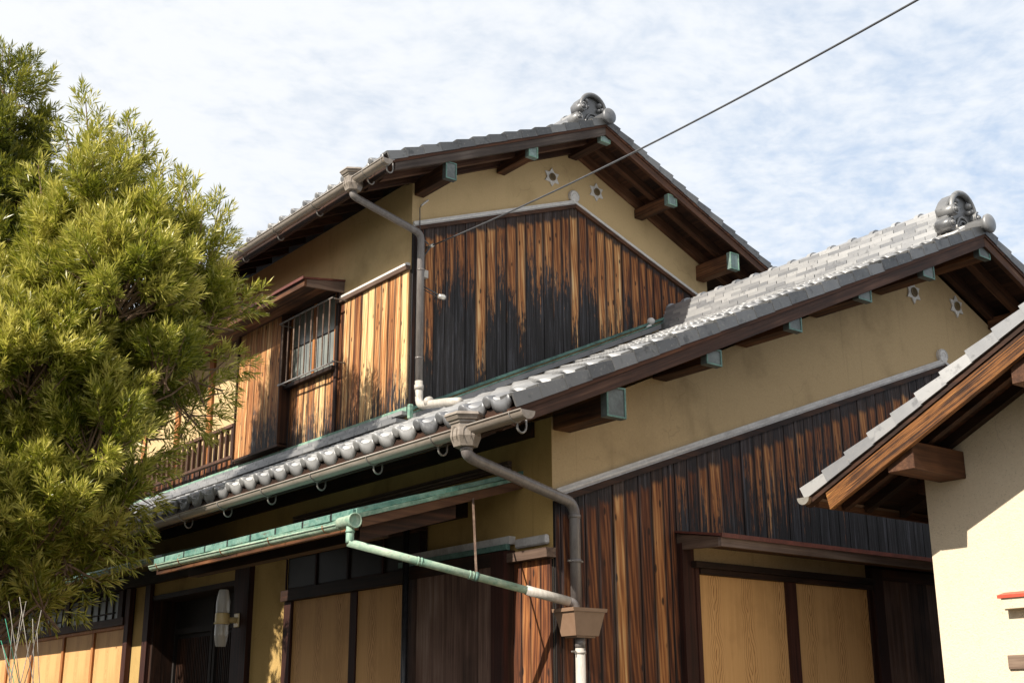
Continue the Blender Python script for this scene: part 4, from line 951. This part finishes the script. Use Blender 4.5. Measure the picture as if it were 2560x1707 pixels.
for p, d in (((1.241, 3.664, 4.93), (0, 0, 1)), ((1.19, 3.40, 4.72), (.15, .76, .08))): collar(udp, p, d, .050, .05, M['pipe_l'])
# lead flashing scrap at the corner
MB().box(1.12, 1.18, 3.66, 3.70, 4.58, 4.74).build('lead_flap', M['copper'], fl, bevel=.01)

# ================================================================== annex on the right
AXW, AXB = 2.55, 1.82
A = thing('annex', 'low cream stucco annex with a tiled roof and weathered orange barge board', 'annex', (AXW, -3.2, 0))
KA = .490; aA = math.atan(KA); cA, sA_ = math.cos(aA), math.sin(aA)
AYE, AYR = -.80, -3.62                                      # eave and ridge in y
za = lambda y: 3.245+KA*(AYE-y)
VA, NA, UA = (0, -cA, sA_), (0, sA_, cA), (-1, 0, 0)
aw = MB().prism([(-1.40, 0), (-5.84, 0), (-5.84, za(-1.40)-.12), (AYR, za(AYR)-.12), (-1.40, za(-1.40)-.12)], 'x', AXW, AXW+.15).build('annex_wall', M['stucco'], A)
MB().box(AXW+.15, 8.4, -1.55, -1.401, 0, za(-1.5)-.13).build('side_wall', M['stucco'], A)
ar = MB().prism([(AYE+.0, za(AYE)-.02), (AYR, za(AYR)-.02), (2*AYR-AYE, za(AYE)-.02), (2*AYR-AYE, za(AYE)-.07), (AYR, za(AYR)-.07), (AYE, za(AYE)-.07)], 'x', AXB+.09, 8.5).build('annex_roof', M['dark_x'], A)
NRA = 13; EA = (AYE-AYR)/NRA/cA
xa0 = AXB+.03+23*TW
tile_slope(ar, (xa0, AYE-.0, za(AYE)), UA, VA, NA, EA, 23, NRA, True, {22, 21})
barge_row(ar, (AXB+.115, AYE-.0, za(AYE)+.012), UA, VA, NA, EA, NRA, 1, M['tile_old'], .022)
tile_slope(ar, (AXB+.03, 2*AYR-AYE, za(AYE)), (1, 0, 0), (0, cA, sA_), (0, -sA_, cA), EA, 23, NRA, False)
def yslab(y0, z0, y1, z1, x0, x1, h): return MB().prism([(y0, z0), (y1, z1), (y1, z1-h), (y0, z0-h)], 'x', x0, x1)
for sgn in (1, -1):
    e = AYE if sgn > 0 else 2*AYR-AYE; zz = lambda y: 3.245+KA*(AYE-AYR)-KA*abs(y-AYR)
    yslab(e-.02*sgn, zz(e)-.045+.01, AYR, zz(AYR)-.045, AXB+.018, AXB+.085, .072).build('verge_fillet', M['dark_y'], ar)
    a = e-.20*sgn
    MB().prism([(a, zz(a)-.122), (AYR, zz(AYR)-.122), (AYR, zz(AYR)-.268), (a-.03*sgn, zz(a-.03*sgn)-.268)], 'x', AXB+.030, AXB+.075).build('barge_board', M['barge_a'], ar, bevel=.004)
    for i in range(8):
        yslab(e-.1*sgn, zz(e-.1*sgn)-.072, AYR, zz(AYR)-.072, AXW-.09+i*.455-(.36 if i == 0 else 0)*0, AXW-.02+i*.455, .075).build('rafter', M['dark_y'], ar)
    yslab(e-.1*sgn, zz(e-.1*sgn)-.072, AYR, zz(AYR)-.072, AXB+.36, AXB+.42, .09).build('verge_rafter', M['dark_y'], ar)
MB().box(1.90, AXW-.001, -1.76, -1.535, 3.296, 3.50).build('purlin', M['purlin_x'], aw, bevel=.006)
MB().box(1.90, AXW-.001, -3.72, -3.52, 4.15, 4.36).build('purlin', M['purlin_x'], aw, bevel=.006)
MB().box(1.90, AXW-.001, -2.74, -2.58, 3.74, 3.90).build('purlin', M['purlin_x'], aw, bevel=.006)
MB().box(AXW+.05, 8.3, -1.40, -1.30, 3.25, 3.40).build('wall_plate', M['dark_x'], aw)
MB().box(AXB+.09, 8.4, AYE-.09, AYE-.05, za(AYE)-.105, za(AYE)-.065).build('eave_fascia', M['purlin_x'], ar)
# gutter along the annex eave (runs along x)
def xgutter(parent, yc, zc, x0, x1, r, mat):
    ang = np.linspace(math.pi, 2*math.pi, 11)
    ring = [(yc+r*math.cos(a), zc+r*math.sin(a)) for a in ang]+[(yc+(r-.004)*math.cos(a), zc+(r-.004)*math.sin(a)) for a in ang[::-1]]
    g_ = MB().prism(ring, 'x', x0, x1).build('eave_gutter', mat, parent); smooth_by_angle(g_, 35)
    MB().prism([(yc+r*1.02*math.cos(a), zc+r*1.02*math.sin(a)) for a in ang], 'x', x0-.008, x0-.0005).build('gutter_end', M['bright_metal'], g_)
    return g_
xg = xgutter(ar, AYE-.03, 3.205, 1.80, 8.3, .055, M['box_brown'])
# small red-capped meter hood and an old plate on the stucco wall
mh = thing('meter_hood', 'small red-capped box fixed to the cream stucco wall', 'box', (AXW, -2.05, 2.3))
MB().prism([(AXW-.001, 2.445), (AXW-.10, 2.420), (AXW-.10, 2.398), (AXW-.001, 2.398)], 'y', -2.50, -1.955).build('red_cap', M['red'], mh).data.materials[0] = plain('bright_red_sheet', (.45, .06, .035), (.55, .09, .05), 0.45, 8.0)
MB().box(AXW-.085, AXW-.001, -2.49, -1.975, 2.325, 2.3975).build('hood_body', M['stucco'], mh)
vp = thing('wall_plate_vent', 'mottled grey plate low on the cream stucco wall', 'vent', (AXW, -1.97, 1.95))
MB().box(AXW-.02, AXW-.001, -2.20, -1.932, 1.915, 2.012).build('plate', M['grey_y'], vp, bevel=.004)

# ================================================================== fixtures
wl = thing('wall_lamp', 'double-ended ribbed glass wall lamp with cream band on the dark entrance post', 'lamp', (-.06, 4.95, 2.57))
MB().box(-.075, -.0605, 4.885, 5.0, 2.495, 2.635).build('lamp_bracket', M['cream'], wl, bevel=.008)
MB().tube([(-.07, 4.945, 2.565), (-.19, 4.955, 2.565)], .030, 10).build('lamp_arm', M['cream'], wl, True)
lx, ly = -.22, 4.955
MB().lathe((lx, ly, 2.52), [(.073, 0.0), (.080, .004), (.080, .016), (.070, .02)]+[(.070+.004*(i % 2), .025+i*.007) for i in range(12)]+[(.06, .112)], 20).build('lamp_band', M['cream'], wl, True)
def ribbed(z0, z1, ra, rb_):
    m = MB(); n = 48; k = len(m.v)
    for z, r in ((z0, ra), (z0+(z1-z0)*.5, ra*1.03), (z1-(z1-z0)*.08, (rb_+ra*.1)), (z1, rb_)):
        for j in range(n):
            rr = r*(1+.02*(j % 2)); a = 2*math.pi*j/n; m.v.append((lx+rr*math.cos(a), ly+rr*math.sin(a), z))
    for i in range(3):
        for j in range(n): m.f.append((i*n+j, i*n+(j+1) % n, (i+1)*n+(j+1) % n, (i+1)*n+j))
    m.f += [tuple(range(n)), tuple(3*n+j for j in range(n))]
    return m
ribbed(2.632, 2.86, .066, .045).build('lamp_shade', M['lamp_glass'], wl); ribbed(2.519, 2.30, .066, .045).build('lamp_shade', M['lamp_glass'], wl)
MB().tube([(lx, ly, 2.36), (lx, ly, 2.50)], .022, 10).build('bulb', M['cream'], wl, True)

# service cable from the upper wall out over the street
cb = thing('service_cable', 'dark service cable strung from the upper gable across the sky', 'cable', (1.365, 3.70, 6.55))
p0 = Vector((1.365, 3.66, 6.548)); q1 = Vector((2.06, -1.62, 9.22))
def ray_dir(sx_, sy_):
    return (fw*3110.37+rt*(sx_-1280)-up*(sy_-853.5)).normalized()
q1 = CAM+ray_dir(2470, -100)*9.0
pts = []
for i in range(25):
    t = i/24; p = p0.lerp(q1, t); p.z -= .10*4*t*(1-t); pts.append(p)
MB().tube(pts, .0085, 8).build('cable_line', M['cable'], cb, True)
MB().tube([p0, p0+Vector((-.05, .05, -.10)), p0+Vector((-.03, .10, -.12))], .010, 6).build('cable_tail', M['cable'], cb, True)
MB().tube([p0+Vector((-.02, .02, .02)), p0+Vector((-.07, .06, .09)), p0+Vector((-.12, .10, .04))], .008, 6).build('cable_tail', M['cable'], cb, True)
dv = (q1-p0).normalized()
MB().tube([p0-dv*.10, p0+dv*.04], .020, 8).build('anchor_clamp', M['bright_metal'], cb, True)
sl = thing('spotlight', 'small silver spotlight on a thin arm beside the upper downpipe', 'lamp', (1.30, 3.70, 6.0))
MB().tube([(1.29, 3.70, 6.08), (1.44, 3.62, 5.99)], .008, 6).build('lamp_arm', M['cable'], sl, True)
MB().tube([(1.30, 3.71, 6.05), (1.45, 3.63, 5.96)], .006, 6).build('lamp_cable', M['cable'], sl, True)
MB().lathe((1.47, 3.60, 5.965), [(.016, -.04), (.03, -.03), (.034, .02), (.028, .045)], 12, 'x').build('lamp_head', M['bright_metal'], sl, True)
jb = thing('junction_box', 'small pale junction box clamped beside the upper downpipe', 'box', (1.33, 3.72, 6.2))
MB().box(1.295, 1.365, 3.70, 3.757, 6.185, 6.275).build('box_shell', M['pipe_l'], jb, bevel=.006)
MB().box(1.285, 1.30, 3.705, 3.74, 6.21, 6.25).build('box_clip', M['hook'], jb)
rodz = thing('cable_hook', 'pale rod and black wire on the plaster under the lowest purlin', 'hook', (1.28, 3.76, 6.9))
MB().tube([(1.28, 3.745, 7.03), (1.37, 3.745, 7.12)], .011, 7).build('rod', M['white'], rodz, True)
MB().tube([(1.285, 3.745, 7.03), (1.262, 3.74, 7.0), (1.262, 3.73, 6.66)], .006, 6).build('wire', M['cable'], rodz, True)

# ================================================================== trees
def ray_pt(dx, dy, dist):
    """point seen at (dx,dy) of the 2352-wide view, at a horizontal distance from the camera"""
    d = ray_dir(dx*2560/2352, dy*2560/2352); return CAM+d*(dist/math.hypot(d.x, d.y))
def leaf_mesh(name, shoots, per, mat, llen=(.095, .155), wid=.0066, dark=0.0):
    """every leaf is a narrow blade on a shoot; shoots = (base, axis, length, tone)"""
    B = np.array([s[0] for s in shoots]); A_ = np.array([s[1] for s in shoots]); Ls = np.array([s[2] for s in shoots]); To = np.array([s[3] for s in shoots])
    n = len(B)*per
    idx = np.repeat(np.arange(len(B)), per); f = np.tile((np.arange(per)+.5)/per, len(B))+rng.normal(0, .02, n)
    ax = A_[idx]; rv = rng.normal(size=(n, 3)); pp = rv-ax*(rv*ax).sum(1)[:, None]; pp /= np.linalg.norm(pp, axis=1)[:, None]
    ang = np.radians(54-34*np.clip(f, 0, 1)+rng.normal(0, 8, n))
    d = ax*np.cos(ang)[:, None]+pp*np.sin(ang)[:, None]; d[:, 2] += .06; d /= np.linalg.norm(d, axis=1)[:, None]
    base = B[idx]+ax*(Ls[idx]*f)[:, None]; ln = rng.uniform(llen[0], llen[1], n)*(1.0-.25*np.clip(f, 0, 1))
    sd_ = np.cross(d, rng.normal(size=(n, 3))); sd_ /= np.linalg.norm(sd_, axis=1)[:, None]
    w = wid*rng.uniform(.8, 1.25, n)
    mid = base+d*(ln*.45)[:, None]; tip = base+d*ln[:, None]; tip[:, 2] -= ln*.06
    V = np.empty((n, 4, 3)); V[:, 0] = base; V[:, 1] = mid+sd_*w[:, None]; V[:, 2] = tip; V[:, 3] = mid-sd_*w[:, None]
    me = bpy.data.meshes.new(name); me.vertices.add(4*n); me.vertices.foreach_set('co', V.reshape(-1))
    me.loops.add(4*n); me.loops.foreach_set('vertex_index', np.arange(4*n, dtype=np.int32))
    me.polygons.add(n); me.polygons.foreach_set('loop_start', np.arange(0, 4*n, 4, dtype=np.int32)); me.polygons.foreach_set('loop_total', np.full(n, 4, dtype=np.int32))
    me.update(calc_edges=True)
    a = me.attributes.new('rnd', 'FLOAT', 'FACE')
    a.data.foreach_set('value', np.clip(To[idx]+.30*(f-.5)+rng.normal(0, .18, n)-dark, 0, 1).astype(np.float32))
    me.materials.append(mat); return me
def conifer(name, label, dist, lobes, spires, base_px, mat, seed, nsh, tone=(.25, .6), depth=.75):
    rs = np.random.default_rng(seed)
    Bp = ray_pt(base_px[0], base_px[1], dist); base = Vector((Bp.x, Bp.y, 0))
    T = thing(name, label, 'tree', base, 'yew pines in front of the house')
    view = Vector((Bp.x-CAM.x, Bp.y-CAM.y, 0)).normalized()
    cs = []
    for (px, py, pr, dd) in lobes:
        c = ray_pt(px, py, dist)+view*dd; r = max(24, pr*.96-36)*(2560/2352)*dist/3110.4/math.cos(pitch)
        cs.append((np.array(c)-np.array([0, 0, .10]), r))
    area = sum(r*r for c, r in cs); shoots = []; twigs = MB()
    C_ = np.array([c for c, r in cs]); RR = np.array([r for c, r in cs])
    upv = np.array([0, 0, 1.0])
    for k, (c, r) in enumerate(cs):
        n = max(3, int(nsh*r*r/area))
        for _ in range(n):                                              # plumes: side branches carrying a brush of leafy shoots
            d = rs.normal(size=3); d /= np.linalg.norm(d)
            if d[2] < -.55: d[2] *= -.5; d /= np.linalg.norm(d)
            p = c+d*r*rs.uniform(.45, .80)
            inside = (np.linalg.norm(C_-p, axis=1) < RR*.50).sum()
            if inside and rs.random() < .35: continue
            ax = d*.62+upv*.62+rs.normal(0, .22, 3); ax /= np.linalg.norm(ax)
            Lp = rs.uniform(.26, .46); tn0 = rs.uniform(*tone)
            twigs.tube([Vector(p-ax*.25-d*.1), Vector(p), Vector(p+ax*Lp)], [.011, .008, .003], 5, False)
            ns = int(12+Lp*16)
            for q in range(ns):
                f = (q+.5)/ns; sdv = rs.normal(size=3); sdv -= ax*(sdv @ ax); sdv /= np.linalg.norm(sdv)
                w = 1-.55*f
                o = ax*.85+sdv*.72*w+upv*.22+rs.normal(0, .10, 3); o /= np.linalg.norm(o); L = rs.uniform(.10, .19)
                shoots.append((p+ax*Lp*f+sdv*.045*w, o, L, tn0+.22*f+rs.normal(0, .06)))
    for (px, py, tx, ty, dd) in spires:                                  # leading shoots that make the ragged outline
        a = np.array(ray_pt(px, py, dist)+view*dd); b = np.array(ray_pt(tx, ty, dist)+view*dd); ax = b-a; Lx = np.linalg.norm(ax); ax /= Lx
        twigs.tube([Vector(a), Vector(b)], [.012, .003], 5, False)
        for q in range(int(Lx/.032)):
            f = q*.032/Lx; sdv = rs.normal(size=3); sdv -= ax*(sdv @ ax); sdv /= np.linalg.norm(sdv)
            w = (1-f)**.8
            o = ax*.85+sdv*.70*(.30+w); o /= np.linalg.norm(o); L = .12+.14*w
            shoots.append((a+ax*f*Lx+sdv*.10*w, o, L, rs.uniform(*tone)+.12))
    cr = place('crown', leaf_mesh('crown', shoots, 18, mat), T); stuff(cr)
    if twigs.v:
        me = bpy.data.meshes.new('twig'); me.from_pydata(twigs.v, [], twigs.f); me.materials.append(M['twig']); stuff(place('twig', me, T))
    zt = max(c[2] for c, r in cs); top = Vector(cs[0][0])
    tp = [Vector((base.x, base.y, 0)), Vector((base.x+.05, base.y-.04, 1.2)), Vector((base.x-.03, base.y+.05, 2.8)), Vector((base.x+.02, base.y, 4.4)), Vector((base.x, base.y+.03, max(5.0, zt-.4)))]
    trk = MB().tube(tp, [.17, .14, .12, .085, .02], 12).build('trunk', M['bark'], T, True)
    for k, (c, r) in enumerate(cs):
        c = Vector(c); z0 = max(.9, min(zt-.6, c.z-.55*math.hypot(c.x-base.x, c.y-base.y)-.2)); s0 = Vector((base.x, base.y, z0))
        mid = s0.lerp(c, .5)+Vector((0, 0, .06)); mid2 = s0.lerp(c, .8)+Vector((rs.normal(0, .05), rs.normal(0, .05), .05))
        MB().tube([s0, mid, mid2, c+Vector((0, 0, r*.4))], [.026, .018, .011, .004], 6).build('branch', M['twig'], trk, True)
    return T
L1 = [(160, 560, 120, .1), (285, 570, 125, -.2), (190, 390, 58, .0), (285, 415, 48, .2), (220, 470, 80, -.3), (370, 545, 66, .1), (420, 600, 82, -.1), (450, 670, 80, .0),
      (90, 700, 170, .2), (260, 700, 165, -.5), (400, 740, 115, .2), (475, 725, 66, -.1), (60, 860, 190, -.3), (240, 870, 170, .1), (360, 850, 84, -.4), (455, 850, 56, .0), (440, 925, 58, .1),
      (70, 1030, 190, .2), (205, 1020, 118, -.4), (335, 975, 52, .1), (90, 1180, 160, -.2), (215, 1150, 90, .1), (275, 1130, 55, -.2), (150, 1250, 95, .0), (60, 1310, 105, .2), (215, 1235, 52, .1), (100, 1370, 66, -.1), (30, 1390, 75, .1), (140, 1325, 60, .2), (-20, 1250, 150, .0), (20, 950, 200, .9), (150, 780, 200, .9)]
SP1 = [(205, 340, 195, 210, .0), (230, 360, 232, 262, .1), (170, 400, 150, 300, .0), (290, 400, 300, 245, .2), (310, 420, 338, 300, .1), (270, 420, 262, 300, .2), (370, 480, 378, 365, .1), (395, 500, 440, 425, .0), (440, 560, 415, 410, -.1),
       (480, 580, 508, 455, .0), (490, 600, 528, 520, .1), (440, 600, 462, 500, -.2), (500, 720, 600, 680, -.1), (500, 735, 585, 712, .0), (470, 850, 578, 838, .0), (470, 870, 545, 800, .1), (470, 910, 525, 900, .0), (440, 950, 515, 950, .1), (460, 690, 560, 655, .1),
       (340, 1010, 425, 1005, .0), (290, 1120, 366, 1165, .1), (270, 1165, 345, 1200, .0), (230, 1240, 300, 1285, .0), (180, 1310, 245, 1345, .0), (130, 1380, 180, 1420, .1), (300, 1060, 395, 1060, -.1), (250, 1190, 330, 1255, .1), (380, 900, 470, 1000, .1), (300, 560, 330, 460, .3), (420, 640, 500, 560, .2), (100, 460, 90, 360, .2), (60, 1380, 90, 1430, .0), (330, 1060, 390, 1080, .1), (100, 560, 120, 470, .1), (350, 620, 345, 520, -.4)]
conifer('yew_pine_tree', 'broad yellow-green yew pine growing against the lower eave', 12.3, L1, SP1, (-40, 1500), M['leaf'], 3, 1350, (.30, .78))
L2 = [(-30, 330, 90, 0), (40, 300, 55, .1), (20, 210, 45, .0), (-60, 480, 150, .2), (40, 450, 80, -.1), (60, 600, 90, .1), (-40, 650, 170, 0), (-40, 850, 170, .2), (70, 360, 40, .1)]
SP2 = [(10, 220, 5, 108, 0), (35, 230, 55, 120, 0), (55, 280, 80, 190, .1), (70, 330, 98, 240, .1), (80, 350, 100, 270, 0), (60, 420, 110, 380, .1), (15, 180, 25, 130, 0), (45, 200, 78, 140, 0)]
conifer('yew_pine_tree', 'taller yew pine with leaves darkened for shade at the left edge behind the broad one', 13.6, L2, SP2, (-120, 1500), M['leaf_dk'], 8, 560, (.12, .45))
L3 = [(-330, 700, 150, 0), (-300, 900, 190, .2), (-340, 1100, 190, -.2), (-290, 800, 130, .6), (-330, 1280, 150, .1), (-260, 1050, 130, -.4), (-380, 900, 150, .0)]
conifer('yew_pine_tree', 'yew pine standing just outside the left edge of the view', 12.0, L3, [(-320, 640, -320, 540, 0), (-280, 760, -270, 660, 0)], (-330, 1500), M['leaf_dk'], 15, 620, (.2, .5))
# dry stems tied with green twine in front of the windows
ds = thing('bare_shrub', 'bare pale stems tied with green twine below the yew pine', 'shrub', ray_pt(40, 1560, 8.2)*1.0)
ds.location.z = 0; LOC[ds.name] = Vector(ds.location)
STM = [((5, 1480), (30, 1640)), ((28, 1440), (22, 1640)), ((20, 1380), (55, 1640)), ((60, 1380), (5, 1640)), ((75, 1420), (70, 1640)), ((95, 1400), (35, 1640)), ((45, 1370), (90, 1640)), ((2, 1470), (48, 1640)), ((70, 1470), (25, 1640)), ((12, 1420), (60, 1640)), ((85, 1450), (95, 1640)), ((50, 1400), (15, 1640))]
for i, (a, b) in enumerate(STM):
    A0 = ray_pt(a[0], a[1], 8.2+.1*(i % 4)); B0 = ray_pt(b[0], b[1], 8.2+.1*((i*3) % 4)); G0 = Vector((B0.x, B0.y, 0))
    md = A0.lerp(B0, .5)+Vector((random.uniform(-.02, .02), random.uniform(-.02, .02), 0))
    MB().tube([A0, md, B0, G0], [.002, .0025, .003, .004], 5).build('stem', M['tie'] if i in (7, 9) else M['stem'], ds, True)

# ================================================================== added house block left of the camera, cuts low sky light on the front
NB = thing('unseen_blocker_house', 'added unseen two-storey house block on the left that cuts low sky light', 'house', (-12.5, 6, 0))
nbw = MB().box(-15.5, -10.0, -1.0, 17.0, 0, 5.6).build('wall', M['dark_z'], NB)
MB().prism([(-16.2, 5.45), (-12.75, 7.1), (-9.3, 5.45), (-9.3, 5.6), (-12.75, 7.25), (-16.2, 5.6)], 'y', -1.6, 17.6).build('roof', M['tile'], NB)
for i in range(5):
    for z in (1.0, 3.7):
        wv2 = MB().box(-9.999, -9.95, .6+i*3.2, 2.0+i*3.2, z, z+1.15).build('window', M['dark_z'], NB)
        MB().box(-9.949, -9.94, .68+i*3.2, 1.92+i*3.2, z+.08, z+1.07).build('pane', M['pane'], wv2)
